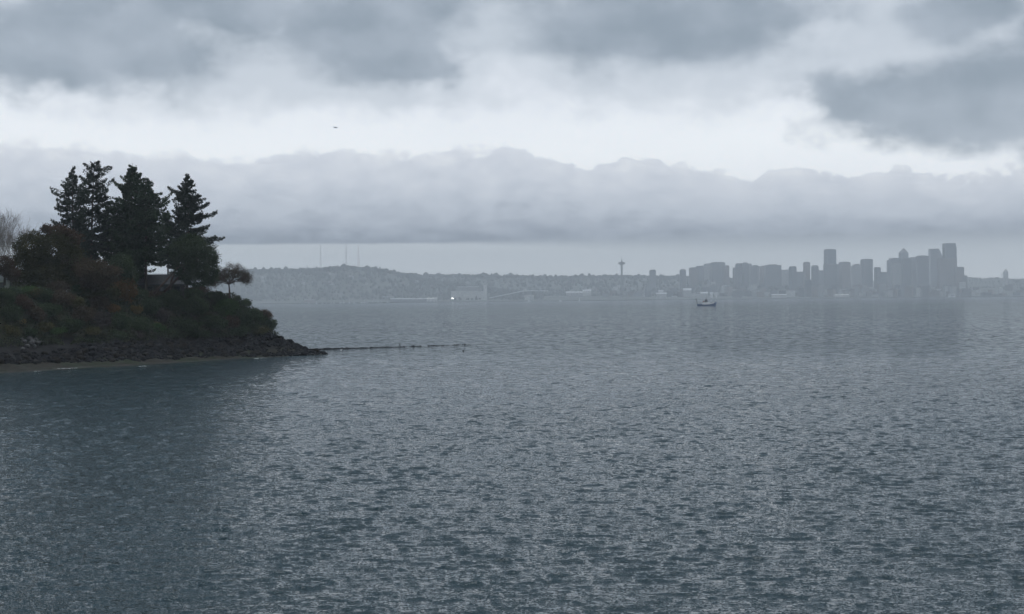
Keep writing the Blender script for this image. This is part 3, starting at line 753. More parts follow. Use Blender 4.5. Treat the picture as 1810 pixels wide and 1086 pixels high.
def build_terrain():
    xs, ys = np.arange(-215, -36, 0.6), np.arange(172, 452, 0.6)
    X, Y = np.meshgrid(xs, ys); Z = island_h(X, Y)
    v = np.stack([X, Y, Z], -1).reshape(-1, 3); k = len(xs)
    ii, jj = np.meshgrid(np.arange(len(ys) - 1), np.arange(k - 1), indexing='ij')
    q = np.stack([ii * k + jj, ii * k + jj + 1, (ii + 1) * k + jj + 1, (ii + 1) * k + jj], -1).reshape(-1, 4)
    q = q[(v[q][:, :, 2].max(1) > -3.5)]
    m, p = new_mat('island_ground'); x, y, z = sep(world_pos())
    n = noise(world_pos(), 0.9, 6, 0.65); n2 = noise(world_pos(), 0.12, 3, 0.6)
    beach = mixc(step(n, .35, .65), (0.02, 0.02, 0.017), (0.032, 0.03, 0.025)); beach = mixc(step(n2, .45, .6), beach, (0.022, 0.028, 0.018))
    rock = mixc(step(n, .35, .65), (0.010, 0.010, 0.011), (0.018, 0.018, 0.018))
    soil = mixc(step(n, .3, .7), (0.03, 0.032, 0.018), (0.05, 0.045, 0.03)); lawn = mixc(step(n, .3, .7), (0.035, 0.065, 0.022), (0.05, 0.08, 0.03))
    c = mixc(step(z + n * 0.6, 1.7, 2.1), beach, rock); c = mixc(step(z, 5.0, 6.0), c, soil); c = mixc(step(z, 13.0, 13.8), c, lawn)
    p.inputs['Specular IOR Level'].default_value = 0.1
    put(p.inputs['Base Color'], c); put(p.inputs['Roughness'], step(z, 0.1, 0.5, 0.5, 0.95))
    tag(link_mesh('terrain', mesh_np('terrain', v, q), m, smooth=True), 'steep overgrown bank and beach of the wooded point', 'ground', kind='structure')
build_terrain()

# ---- riprap
M_rock = mat('dark_boulder', (0.010, 0.011, 0.013), (0.022, 0.022, 0.024), 1.6, 0.95, 0.02)
M_rock2 = mat('brown_boulder', (0.013, 0.012, 0.011), (0.025, 0.023, 0.021), 1.6, 0.95, 0.02)
M_pale = mat('pale_boulder', (0.055, 0.056, 0.058), (0.085, 0.085, 0.085), 1.6, 0.85)
import bmesh
def boulder_mesh(seed, m):
    bm = bmesh.new(); bmesh.ops.create_icosphere(bm, subdivisions=2, radius=1.0); g = np.random.default_rng(seed)
    planes = [Vector(g.normal(size=3)).normalized() for _ in range(9)]; hs = g.uniform(.62, .92, 9)
    sc = Vector(g.uniform(.75, 1.2, 3))
    for v in bm.verts:
        p = v.co.copy()
        for n, h in zip(planes, hs):
            d = p.dot(n)
            if d > h: p -= n * (d - h) * .92
        v.co = Vector((p.x * sc.x, p.y * sc.y, p.z * sc.z * .85)) * (1 + g.normal(0, .015))
    me = bpy.data.meshes.new('boulder'); bm.to_mesh(me); bm.free(); me.materials.append(m)
    return me
BM_ = [boulder_mesh(k, M_rock if k % 3 else M_rock2) for k in range(7)]; BP = [boulder_mesh(20 + k, M_pale) for k in range(3)]
def put_boulder(name, me, x, y, z, s, label, group=None):
    o = bpy.data.objects.new(name, me); col.objects.link(o)
    o.location = (x, y, z); o.scale = (s * random.uniform(.85, 1.25), s * random.uniform(.85, 1.2), s * random.uniform(.7, 1.0)); o.rotation_euler = (random.uniform(-.4, .4), random.uniform(-.4, .4), random.uniform(0, 6.28))
    return tag(o, label, 'boulder', group)
def rip_points(n, g, front_only=True):
    out = []
    while len(out) < n:
        x, y = g.uniform(-108, TX + 1), g.uniform(240, 392)
        X, Y = np.array([x]), np.array([y]); s = float(shore_dist(X, Y)[0]); f = min(1, max(0, (x - TX) / (-90 - TX)))
        bw = 0.6 + 7.0 * f ** 1.3; rw = 6.6 + 3.5 * max(0, 1 - f * 5)
        if not (bw - 1.0 < s < bw + rw + 2.2): continue
        # facing the water we look across, or on the crest at the tip
        hx = hz(x, y); slope = hz(x, y - 1.2) - hz(x + .5, y + 1.2)
        if slope > 0.4: continue
        if f > .15 and y > 287 + (x + 89) * 1.83 + 24: continue
        out.append((x, y, hx))
    return out
g = np.random.default_rng(77)
for i, (x, y, z) in enumerate(rip_points(290, g)):
    s = random.uniform(.5, .95)
    put_boulder('boulder', random.choice(BM_), x, y, z + .12 * s, s, 'dark boulder in the riprap slope between the bushes and the water', 'dark riprap boulders')
for px, py in [(38, 604), (44, 607), (53, 603), (58, 606), (64, 604), (57, 611), (49, 614), (66, 611), (62, 615), (41, 619), (70, 609)]:
    p = ground_at(px, py)
    put_boulder('boulder', random.choice(BP), p.x, p.y - .3, p.z + .2, random.uniform(.5, .75), 'pale grey boulder in the light patch of the riprap', 'pale riprap boulders')
def rubble():
    V = []; F = []; base = 0
    for x, y, z in rip_points(2600, np.random.default_rng(78)):
        me = random.choice(BM_); s = random.uniform(.18, .5); a = random.uniform(0, 6.28); ca, sa = math.cos(a), math.sin(a)
        co = np.empty(len(me.vertices) * 3, np.float32); me.vertices.foreach_get('co', co); co = co.reshape(-1, 3) * s
        V.append(np.stack([co[:, 0] * ca - co[:, 1] * sa + x, co[:, 0] * sa + co[:, 1] * ca + y, co[:, 2] + z], -1))
        idx = np.empty(len(me.polygons) * 3, np.int32); me.polygons.foreach_get('vertices', idx); F.append(idx.reshape(-1, 3) + base); base += len(co)
    tag(link_mesh('rubble', mesh_np('rubble', np.concatenate(V), np.concatenate(F)), M_rock), 'small broken stone filling the riprap between the boulders', 'rubble', kind='stuff')
rubble()

# ---- foliage builders
def diamonds(P, size, g, D=None, asp=2.0, flat=0.0):
    n = len(P); a = g.normal(size=(n, 3)) if D is None else D + g.normal(size=(n, 3)) * 0.35
    a /= np.linalg.norm(a, axis=1, keepdims=True) + 1e-9
    b = np.cross(a, g.normal(size=(n, 3)) * np.array([1 - flat, 1 - flat, 1.0]) if flat == 0 else np.tile([0, 0, 1.0], (n, 1)) + g.normal(size=(n, 3)) * (1 - flat))
    b /= np.linalg.norm(b, axis=1, keepdims=True) + 1e-9
    s = (size * g.uniform(.65, 1.35, n))[:, None] * .5
    return np.stack([P - a * s, P + b * s / asp, P + a * s, P - b * s / asp], 1).reshape(-1, 3)
def quads_of(V): return np.arange(len(V), dtype=np.int32).reshape(-1, 4)
def cloud_crown(lobes, n, leaf, g, clump=0.55, per=26):
    """clumps of leaves spread over and inside ellipsoid lobes (cx, cy, cz, rx, ry, rz)"""
    vol = np.array([l[3] * l[4] * l[5] for l in lobes]) ** .7; vol /= vol.sum(); P = []
    m = max(1, n // per)
    for l, k in zip(lobes, g.multinomial(m, vol)):
        d = g.normal(size=(k, 3)); d /= np.linalg.norm(d, axis=1, keepdims=True); r = g.uniform(.35, 1, (k, 1)) ** .45 * g.uniform(.86, 1.1, (k, 1))
        P.append(np.array(l[:3]) + d * r * np.array(l[3:]))
    C = np.concatenate(P); sz = g.uniform(.6, 1.25, len(C)) * clump
    Q = np.repeat(C, per, 0) + g.normal(size=(len(C) * per, 3)) * np.repeat(sz, per)[:, None] * np.array([.62, .62, .42])
    return diamonds(Q, leaf, g)
def twig_tree(mb, p, d, L, r, depth, g, spread=.6, up=.25, ends=None, flat=0.0, nk=(2, 4)):
    pts = [p]; q = p.copy(); dd = d.copy(); k = 3
    for i in range(k):
        dd = (dd + Vector(g.normal(0, .12, 3)) + Vector((0, 0, up * .12))).normalized(); q = q + dd * (L / k); pts.append(q.copy())
    r1 = r * .66; mb.tube(pts, [r + (r1 - r) * i / k for i in range(k + 1)], 5 if r > .05 else 3)
    if depth == 0:
        if ends is not None: ends.append(q)
        return
    for i in range(int(g.integers(nk[0], nk[1]))):
        e = Vector(g.normal(0, 1, 3)); e.z = e.z * (1 - flat) + up; e = (e - dd * e.dot(dd)).normalized()
        nd = (dd + e * spread * g.uniform(.7, 1.4)).normalized()
        st = pts[-1] if i < 2 else pts[int(g.integers(1, len(pts)))]
        twig_tree(mb, st, nd, L * g.uniform(.62, .85), max(.016, r1 * g.uniform(.6, .85)), depth - 1, g, spread, up, ends, flat, nk)
M_bark = mat('dark_bark', (0.05, 0.042, 0.035), (0.08, 0.066, 0.055), 3.0, 0.9)
M_redbark = mat('reddish_bark', (0.075, 0.052, 0.044), (0.11, 0.075, 0.06), 3.0, 0.8)
M_greybark = mat('grey_bark', (0.20, 0.18, 0.17), (0.28, 0.255, 0.24), 3.0, 0.9)
M_fir = leaf_mat('fir_needles', (0.024, 0.044, 0.026), (0.05, 0.08, 0.044), 0.35, 0.1)
M_fir2 = leaf_mat('dark_fir_needles', (0.022, 0.034, 0.026), (0.042, 0.058, 0.044), 0.35, 0.1)
LM = {'dark': leaf_mat('dark_leaves', (0.025, 0.042, 0.02), (0.05, 0.072, 0.034), .4), 'green': leaf_mat('green_leaves', (0.034, 0.068, 0.022), (0.06, 0.105, 0.035), .4),
      'olive': leaf_mat('olive_leaves', (0.045, 0.048, 0.02), (0.08, 0.076, 0.032), .4), 'orange': leaf_mat('orange_brown_leaves', (0.095, 0.058, 0.024), (0.14, 0.088, 0.036), .4),
      'yellow': leaf_mat('yellow_leaves', (0.09, 0.07, 0.026), (0.13, 0.10, 0.035), .4), 'red': leaf_mat('red_brown_leaves', (0.05, 0.034, 0.023), (0.074, 0.048, 0.03), .4),
      'brown': leaf_mat('brown_leaves', (0.05, 0.04, 0.027), (0.078, 0.06, 0.038), .4), 'grey': leaf_mat('grey_twiggy_leaves', (0.05, 0.045, 0.04), (0.075, 0.066, 0.058), .4)}
def leaf_obj(name, V, m, parent): return link_mesh(name, mesh_np(name, V, quads_of(V)), m, parent)

def conifer(pxb, Y, pxt, pyt, prof, label, m=M_fir, seed=0, gap=.5, nb=6, z_low=.12, dens=1.0, lean=0, limbs=(), droop=.1):
    """prof: (height fraction, branch length m); limbs: single long branches (height fraction, heading deg, length)"""
    g = np.random.default_rng(seed); s = Y / FPX
    b = at(pxb, 520, Y); z0 = hz(b.x, b.y) - .3; tip = at(pxt, pyt, Y); H = tip.z - z0; off = Vector((tip.x - b.x, 0, 0))
    t = thing('fir_tree', label, 'tree', (b.x, b.y, z0), group=None)
    axis = lambda f: Vector((off.x * f + .12 * math.sin(f * 5 + seed), .1 * math.sin(f * 4), H * f))
    tr = MB().tube([axis(i / 14) for i in range(15)], [.012 * H * (1 - i / 14.3) ** .8 + .02 for i in range(15)], 8)
    hp_, lp_ = [p[0] for p in prof], [p[1] for p in prof]
    P = []; D = []; f = z_low; specs = []
    while f < .985:
        L0 = float(np.interp(f, hp_, lp_)); k = nb if f < .85 else max(4, nb - 1); ph = g.uniform(0, 360)
        for i in range(k):
            if g.uniform() < .10: continue
            specs.append((f + g.normal(0, .006), ph + i * 360 / k + g.normal(0, 12), L0 * g.uniform(.42, 1.14)))
        f += gap * g.uniform(.7, 1.3) / H
    specs += list(limbs)
    for f, az_, L in specs:
        f = min(f, .985); a = R(az_); o = axis(f)
        up = (f - .55) * .6 - droop + g.normal(0, .16)
        dh = Vector((math.cos(a), math.sin(a), 0)); n = 5; pts = []
        for i in range(n + 1):
            u = i / n; pts.append(o + dh * (L * u) + Vector((0, 0, L * (up * u - (droop + .08) * 1.5 * u * (1 - u) + .10 * u ** 3))))
        tr.tube(pts, [max(.012, .011 * L * (1 - .85 * i / n) + .006) for i in range(n + 1)], 3)
        k = int((14 + L * 44) * dens * g.uniform(.35, 1.3)); u = g.uniform(.10, 1, k) ** .85
        bx = np.array([tuple(p) for p in pts]); iu = u * n; i0 = np.minimum(iu.astype(int), n - 1); fr = (iu - i0)[:, None]
        c = bx[i0] * (1 - fr) + bx[i0 + 1] * fr
        side = np.array([-dh.y, dh.x, 0]); wid = (.16 + .40 * L * (1 - u) ** .7 * np.minimum(1, u * 4)).clip(.16, 1.25)
        sg = g.choice([-1, 1], k); v = g.uniform(0, 1, k) * wid
        P.append(c + side * (sg * v)[:, None] + np.array([0, 0, 1.0]) * (-.34 * v + g.normal(-.12, .13, k))[:, None] + np.array(dh) * (v * .5)[:, None])
        D.append(np.array(dh) * .8 + side * (sg * .7)[:, None] + np.array([0, 0, -.25]))
    P, D = np.concatenate(P), np.concatenate(D)
    # leader
    tr.build('trunk', M_bark, t, smooth=True)
    leaf_obj('crown', diamonds(P, .44, g, D, 2.0), m, t)
    return t
px_m = lambda n, Y: n * Y / FPX
conifer(130, 352, 128.5, 293, [(0, 3.2), (.35, 3.6), (.55, 4.2), (.72, 3.9), (.85, 2.5), (.95, .8), (1, .2)], 'thin gappy fir with bare top at the outer edge of the conifers', M_fir2, 1, .62, 5, .16, .9,
        limbs=[(.80, 178, 4.7), (.77, 190, 4.2), (.66, 175, 3.9), (.52, 182, 3.9)], droop=-.05)
conifer(160, 358, 166, 284.5, [(0, 2.5), (.3, 3.2), (.5, 4.4), (.68, 4.2), (.80, 3.8), (.88, 3.0), (.94, 2.4), (1, 1.1)], 'tallest fir with a rounded tufted top and sky showing through', M_fir2, 2, .62, 5, .20, .95,
        limbs=[(.93, 8, 3.2), (.90, -5, 4.0), (.78, 3, 4.5), (.955, 185, 2.2)], droop=-.12)
conifer(232, 362, 233, 289, [(0, 4.6), (.2, 5.2), (.45, 5.4), (.6, 5.0), (.7, 4.3), (.8, 3.3), (.88, 2.3), (.95, 1.2), (1, .25)], 'broad dense dark fir in the middle of the conifers', M_fir, 3, .38, 7, .10, 1.15,
        limbs=[(.83, 175, 3.9), (.80, 182, 4.2), (.62, 185, 6.0)])
conifer(259, 358, 257, 312, [(0, 3.8), (.25, 4.2), (.5, 4.8), (.7, 4.4), (.8, 3.4), (.9, 1.9), (1, .4)], 'dense fir with a bare dark lower trunk beside the house roof', M_fir, 4, .42, 6, .32, 1.05,
        limbs=[(.88, 5, 3.4), (.79, 3, 5.6), (.77, -8, 5.2), (.7, 0, 4.8)])
conifer(196, 366, 197, 352, [(0, 4.2), (.4, 4.2), (.7, 3.4), (.9, 1.6), (1, .3)], 'shorter dark fir filling the space behind the tallest fir', M_fir, 6, .42, 6, .1, 1.0)
conifer(331, 366, 332, 306.5, [(0, 4.0), (.3, 4.9), (.5, 4.9), (.62, 4.4), (.72, 3.6), (.82, 2.6), (.9, 1.7), (1, .2)], 'lone spiky fir with separate upswept branches, nearest the end of the point', M_fir2, 5, .5, 6, .2, 1.15,
        limbs=[(.845, 176, 4.4), (.838, 186, 3.9), (.80, 5, 3.9), (.72, 8, 4.6), (.70, -4, 4.3), (.645, 2, 6.3), (.52, -3, 6.4), (.49, 5, 7.9), (.44, -6, 6.2)], droop=.0)
conifer(150, 368, 150, 398, [(0, 4.6), (.4, 4.6), (.7, 3.4), (.9, 1.6), (1, .3)], 'low dark fir behind the thin gappy fir', M_fir, 8, .42, 6, .1, 1.0)
conifer(296, 370, 296, 372, [(0, 4.4), (.4, 4.4), (.7, 3.4), (.9, 1.6), (1, .3)], 'low dark fir squeezed between the broad fir and the lone spiky fir', M_fir, 7, .45, 6, .42, 1.0)

def broadleaf(name, pxb, Y, lobes, n, leaf, label, key, seed, trunks=None, bark=M_bark, cat='tree', extra=None, clump=.6):
    """lobes in photo pixels: (px, py, rx, ry)"""
    g = np.random.default_rng(seed); b = at(pxb, 520, Y); z0 = hz(b.x, b.y) - .3; o = Vector((b.x, b.y, z0)); s = Y / FPX
    t = thing(name, label, cat, o)
    def L3(rows):
        out = []
        for px, py, rx, ry in rows:
            p = at(px, py, Y) - o; out.append((p.x, p.y + g.uniform(-.8, .8), p.z, rx * s, max(rx * .9, 8) * s, ry * s))
        return out
    A = L3(lobes)
    tb = MB()
    for l in A:
        c = Vector(l[:3]); st = Vector((0, 0, 0)) if trunks is None else min((at(q[-1][0], q[-1][1], Y) - o for q in trunks), key=lambda v: (v - c).length)
        tb.tube([st, st.lerp(c, .5) + Vector((0, 0, .3)), c], [.16, .1, .04], 5)
    for q in (trunks or []):
        pts = [at(x, y, Y) - o for x, y in q]; tb.tube(pts, [.30 - .16 * i / (len(pts) - 1) for i in range(len(pts))], 7)
    tb.build('trunk', bark, t, smooth=True)
    leaf_obj('crown', cloud_crown(A, n, leaf, g, clump), LM[key], t)
    if extra:
        rows, n2, key2 = extra; leaf_obj('turning_leaves', cloud_crown(L3(rows), n2, leaf, g, clump), LM[key2], t)
    return t
broadleaf('madrona_tree', 285, 352, [(338, 440, 30, 28), (356, 462, 30, 34), (328, 472, 24, 24), (350, 494, 28, 14), (370, 480, 17, 26), (318, 445, 20, 20), (372, 450, 13, 22)], 30000, .34,
          'round evergreen tree with leaning reddish trunks below the lone spiky fir', 'dark', 31, [[(272, 519), (290, 500), (318, 470)], [(300, 512), (304, 494), (313, 470)], [(290, 516), (322, 484), (338, 455)]], M_redbark)
broadleaf('maple_tree', 85, 338, [(60, 440, 34, 30), (95, 440, 40, 34), (125, 460, 24, 34), (45, 470, 26, 28), (85, 486, 46, 28), (110, 425, 24, 16), (40, 495, 24, 18), (125, 492, 28, 22), (68, 478, 26, 28), (100, 470, 26, 26)], 62000, .36,
          'big rounded tree turning from olive green to rust at its top', 'olive', 32, [[(85, 520), (86, 480)]], extra=([(105, 410, 26, 10), (85, 404, 10, 6), (132, 425, 14, 14), (128, 470, 18, 20)], 7000, 'red'))
broadleaf('small_tree', 8, 330, [(8, 470, 16, 20), (22, 485, 12, 12)], 6000, .3, 'small rust brown tree under the bare grey trees at the shore end of the lawn', 'red', 33, [[(8, 505), (9, 480)]])
broadleaf('small_tree', 165, 335, [(170, 480, 30, 22), (195, 485, 18, 16), (150, 475, 18, 18), (170, 500, 30, 14)], 16000, .3, 'brownish small tree under the tallest fir, just behind the tawny thicket', 'brown', 34, [[(168, 515), (170, 490)]])
broadleaf('small_tree', 215, 345, [(214, 470, 22, 22), (228, 488, 16, 16), (214, 502, 22, 12)], 11000, .32, 'dark small tree at the gable end of the house', 'dark', 35, [[(215, 515), (215, 480)]])

def bare_tree(pxb, Y, pyb, height_px, label, m, seed, depth=5, spread=.6, up=.3, r=.16, flat=0.0, nk=(2, 4), d0=(0, 0, 1), frac=.30, base=None, leaves=None):
    g = np.random.default_rng(seed); b = at(pxb, pyb, Y); z0 = hz(b.x, b.y) - .1; s = Y / FPX
    t = thing('bare_tree', label, 'tree', (b.x, b.y, z0)); mb = MB(); ends = []
    twig_tree(mb, Vector((0, 0, 0)), Vector(d0).normalized(), height_px * s * frac, r, depth, g, spread, up, ends, flat, nk)
    mb.build('trunk', m, t)
    if leaves:
        E_ = np.array([tuple(e) for e in ends]); k = leaves[1]
        Q = np.repeat(E_, k, 0) + g.normal(size=(len(E_) * k, 3)) * .3
        leaf_obj('last_leaves', diamonds(Q, leaves[2], g), LM[leaves[0]], t)
    return t
bare_tree(3, 345, 510, 185, 'tallest bare grey tree, cut off by the edge of the picture', M_greybark, 41, 5, .5, .8, .2, frac=.27, nk=(3, 6))
bare_tree(26, 350, 510, 150, 'bare grey tree between the tallest bare one and the rounded rust topped tree', M_greybark, 42, 5, .5, .8, .17, frac=.27, nk=(3, 6))
bare_tree(-18, 342, 510, 170, 'bare grey tree mostly outside the picture past the tallest bare one', M_greybark, 44, 5, .5, .8, .17, frac=.27, nk=(3, 6))
bare_tree(70, 356, 510, 118, 'thin bare tree poking up behind the rounded rust topped tree', M_greybark, 43, 5, .4, .9, .09, frac=.31)

def spreading_tree():                                        # umbrella crown at the end of the lawn
    Y = 366.0; g = np.random.default_rng(52); b = at(405, 520, Y); z0 = hz(b.x, b.y) - .2; s = Y / FPX; o = Vector((b.x, b.y, z0))
    t = thing('bare_tree', 'small umbrella shaped tree with bare reddish twigs standing alone on the lawn', 'tree', o); mb = MB()
    L = lambda x, y, dy=0: at(x, y, Y) - o + Vector((0, dy, 0))
    fork = L(404.5, 503); mb.tube([Vector((0, 0, 0)), L(405.5, 510), fork], [.24, .17, .15], 7)
    ends = []
    for x, y, dy in [(386, 494, .5), (393, 486, -1.2), (402, 482, 1.5), (411, 481, -1), (421, 484, .8), (430, 491, -.4), (425, 497, 1.5), (384, 501, -.8), (412, 490, 2.0), (398, 492, -2)]:
        e = L(x, y, dy); mid = fork.lerp(e, .5) + Vector((0, 0, .25)); mb.tube([fork, mid, e], [.1, .065, .04], 5)
        for _ in range(7):
            d = (e - fork).normalized() + Vector(g.normal(0, .55, 3)); d.z = d.z * .5 - .05
            twig_tree(mb, mid.lerp(e, g.uniform(.4, 1)), d.normalized(), px_m(7.5, Y), .045, 3, g, .75, .02, ends, .5, (2, 4))
    mb.build('trunk', mat('reddish_twigs', (0.05, 0.033, 0.03), (0.075, 0.05, 0.043), 3, .9), t)
    E_ = np.array([tuple(e) for e in ends]); Q = np.repeat(E_, 12, 0) + g.normal(size=(len(E_) * 12, 3)) * .26
    rows = [L(384, 496), L(393, 489, 1), L(404, 484, -1), L(415, 484), L(426, 490, .6), L(433, 497), L(408, 493, 1), L(381, 502, .4)]
    lobes = [(*p, px_m(w_, Y), px_m(w_, Y), px_m(h_, Y)) for p, w_, h_ in zip(rows, (11, 13, 14, 14, 12, 8, 25, 6), (8, 9, 8, 8, 8, 6, 8, 4))]
    C = cloud_crown(lobes, 5200, .2, g, .3, 12)
    leaf_obj('last_leaves', np.concatenate([diamonds(Q, .19, g, None, 3.0), C]), LM['brown'], t)
spreading_tree()

# ---- houses
def cottage():
    Y = 364.0; p = at(281, 510, Y); z0 = hz(p.x, p.y) - .2
    t = thing('cottage', 'low house with a dark shingled roof under the firs', 'house', (p.x, p.y, z0), R(6))
    ez, rz_ = at(281, 503.5, Y).z - z0, at(281, 487, Y).z - z0; w, d = 11.5, 8.0
    MB().box(-w / 2, w / 2, -d / 2, d / 2, -1, ez).build('wall', mat('dark_shingle_wall', (0.045, 0.042, 0.04), (0.06, 0.055, 0.05), 2.0, .9), t)
    r = MB(); e = .7; x0, x1, y0, y1 = -w / 2 - e, w / 2 + e, -d / 2 - e, d / 2 + e
    vs = [(x0, y0, ez - .12), (x1, y0, ez - .12), (x1, y1, ez - .12), (x0, y1, ez - .12), (x0, 0, rz_), (x1, 0, rz_), (x0, y0, ez + .06), (x1, y0, ez + .06), (x1, y1, ez + .06), (x0, y1, ez + .06), (x0, 0, rz_ + .18), (x1, 0, rz_ + .18)]
    r.add(vs, [(0, 4, 5, 1), (3, 2, 5, 4), (6, 7, 11, 10), (9, 10, 11, 8), (0, 1, 7, 6), (2, 3, 9, 8), (0, 6, 10, 4), (4, 10, 9, 3), (1, 5, 11, 7), (5, 2, 8, 11)])
    ro = r.build('roof', mat('grey_shingle_roof', (0.05, 0.053, 0.058), (0.07, 0.072, 0.075), 1.5, .85), t)
    MB().box(2.2, 3.0, .6, 1.4, rz_ - .7, rz_ + .75).build('chimney', M_hroof, ro)
    for x in (-4.4, -1.6, 1.2, 4.2):
        f = MB().box(x - .75, x + .75, -d / 2 - .05, -d / 2 + .02, .55, ez - .35).build('window', M_dark, t); MB().box(x - .65, x + .65, -d / 2 - .09, -d / 2 - .052, .65, ez - .45).build('pane', M_glass, f)
    MB().box(-.4, .45, -d / 2 - .06, -d / 2 + .02, -.4, ez - .3).build('door', M_bark, t)
cottage()
def pale_house():
    Y = 345.0; p = at(24, 510, Y); z0 = hz(p.x, p.y) - .2
    t = thing('house', 'pale grey house glimpsed behind the bare trees at the lawn', 'house', (p.x, p.y, z0), R(-8))
    ez, rz_ = at(24, 497, Y).z - z0, at(24, 480, Y).z - z0; w, d = 4.6, 6.0
    MB().box(-w / 2, w / 2, -d / 2, d / 2, -1, ez).build('wall', M_hwall, t)
    r = MB(); r.add([(-w / 2 - .4, -d / 2 - .4, ez), (w / 2 + .4, -d / 2 - .4, ez), (w / 2 + .4, d / 2 + .4, ez), (-w / 2 - .4, d / 2 + .4, ez), (0, -d / 2 - .4, rz_), (0, d / 2 + .4, rz_)], [(0, 1, 4), (1, 2, 5, 4), (2, 3, 5), (3, 0, 4, 5), (3, 2, 1, 0)])
    r.build('roof', mat('pale_metal_roof', (0.34, 0.35, 0.36), (0.28, 0.29, 0.3), .5, .6), t)
    for x in (-1.1, 1.1): MB().box(x - .5, x + .5, -d / 2 - .05, -d / 2 + .02, .5, ez - .3).build('window', M_glass, t)
pale_house()

# ---- undergrowth over the whole bank, then the shrubs one can tell apart
def undergrowth():
    g = np.random.default_rng(61); P = []
    N = 330000; x, y = g.uniform(-104, TX, N), g.uniform(282, 400, N)
    h = island_h(x, y); patch = vnoise(x / 2.6, y / 2.6, 31); keep = (h > 4.0) & (patch > .12) & ((h < 13.4) | (g.uniform(size=N) < .16)) & (y < 287 + (x + 89) * 1.83 + 62)
    x, y, h, patch = x[keep], y[keep], h[keep], patch[keep]
    top = .3 + 2.4 * (patch - .22) * np.where(h > 13.2, .25, 1)
    P = np.stack([x, y, h + g.uniform(0, 1, len(x)) ** .6 * top], -1)
    V = diamonds(P, .36, g)
    m = leaf_mat('undergrowth_leaves', (0.022, 0.036, 0.02), (0.046, 0.054, 0.028), .22)
    tag(link_mesh('undergrowth', mesh_np('undergrowth', V, quads_of(V)), m), 'tangled brambles and ivy covering the bank', 'undergrowth', kind='stuff')
undergrowth()
SG = 'dark shrubs on the bank'
def shrub(px, py, rx, ry, key, label=None, n=None, seed=None, twigs=False):
    p = None; q = py + ry * .75
    while p is None: p = ground_at(px, q); q += 1.5
    g = np.random.default_rng(int(px * 7 + py)); s = p.y / FPX
    if label is None: label = {'dark': 'dark green shrub in the tangle on the steep bank', 'brown': 'brown withered shrub in the tangle on the steep bank', 'olive': 'olive shrub in the tangle on the steep bank', 'green': 'fresh green shrub in the tangle on the steep bank', 'grey': 'greyish twiggy shrub in the tangle on the steep bank'}[key]; grp = key + ' shrubs on the steep bank'
    else: grp = None
    t = thing('shrub', label, 'shrub', p, group=grp)
    w, h = rx * s, ry * s; L = []
    for k in range(5):
        f = .62 if k else .8
        L.append((g.uniform(-.42, .42) * w * (k > 0), g.uniform(-.3, .3) * w * (k > 0), h * g.uniform(.55, 1.15), w * f * g.uniform(.7, 1.05), w * f * .8, h * f * g.uniform(.75, 1.05)))
    st = MB()
    for l in L: st.tube([(0, 0, -.2), (l[0] * .5, l[1] * .5, l[2] * .4), (l[0], l[1], l[2] + l[5] * .6)], [.05, .035, .012], 4)
    st.build('stem', M_bark, t)
    leaf_obj('foliage', cloud_crown(L, n or int(900 + 9 * rx * ry), .27, g, min(.5, .32 + w * .06), 18), LM[key], t)
for row in [(222, 522, 28, 26, 'orange', 'largest orange brown shrub on the bank in front of the cottage'), (241, 553, 13, 10, 'yellow', 'small yellowed shrub hanging below the largest orange brown shrub'),
            (196, 548, 18, 10, 'orange', 'low rusty shrub beside the small yellowed one'), (40, 536, 24, 18, 'red', 'rust red shrub low on the bank under the lawn'),
            (160, 512, 40, 24, 'olive', 'broad tawny thicket at the brow of the bank before the firs'), (110, 532, 26, 18, 'brown', 'brown thicket downhill from the rounded rust topped tree'),
            (279, 583, 15, 11, 'green', 'bright green shrub just above the riprap'), (278, 578, 5, 5, 'yellow', 'tiny yellow bush at the top of the bright green shrub'),
            (76, 583, 20, 11, 'olive', 'olive green shrub close above the pale boulders'), (18, 588, 18, 11, 'olive', 'mossy bush on the riprap edge where the bank meets the picture edge'),
            (40, 571, 6, 6, 'yellow', 'tiny yellowish bush above the pale boulders'), (40, 511, 30, 6, 'green', 'bright green hedge along the lawn edge below the pale house'),
            (466, 545, 16, 14, 'red', 'twiggy reddish bush near the point end of the bank'), (478, 577, 13, 13, 'dark', 'outermost dark bush leaning over the water at the point'),
            (436, 527, 13, 9, 'dark', 'round dark bush on the slope just past the umbrella shaped tree'), (420, 519, 8, 5, 'dark', 'little dark bush by the foot of the umbrella shaped tree'),
            (388, 514, 5, 4, 'dark', 'clipped square bush between the round evergreen and the umbrella shaped tree'), (400, 548, 34, 22, 'green', 'broad green shrub on the slope under the umbrella shaped tree'),
            (352, 516, 24, 12, 'brown', 'reddish brown shrub at the foot of the round evergreen'), (455, 588, 26, 8, 'olive', 'low yellow green bush above the rocks at the point')]:
    shrub(*row)
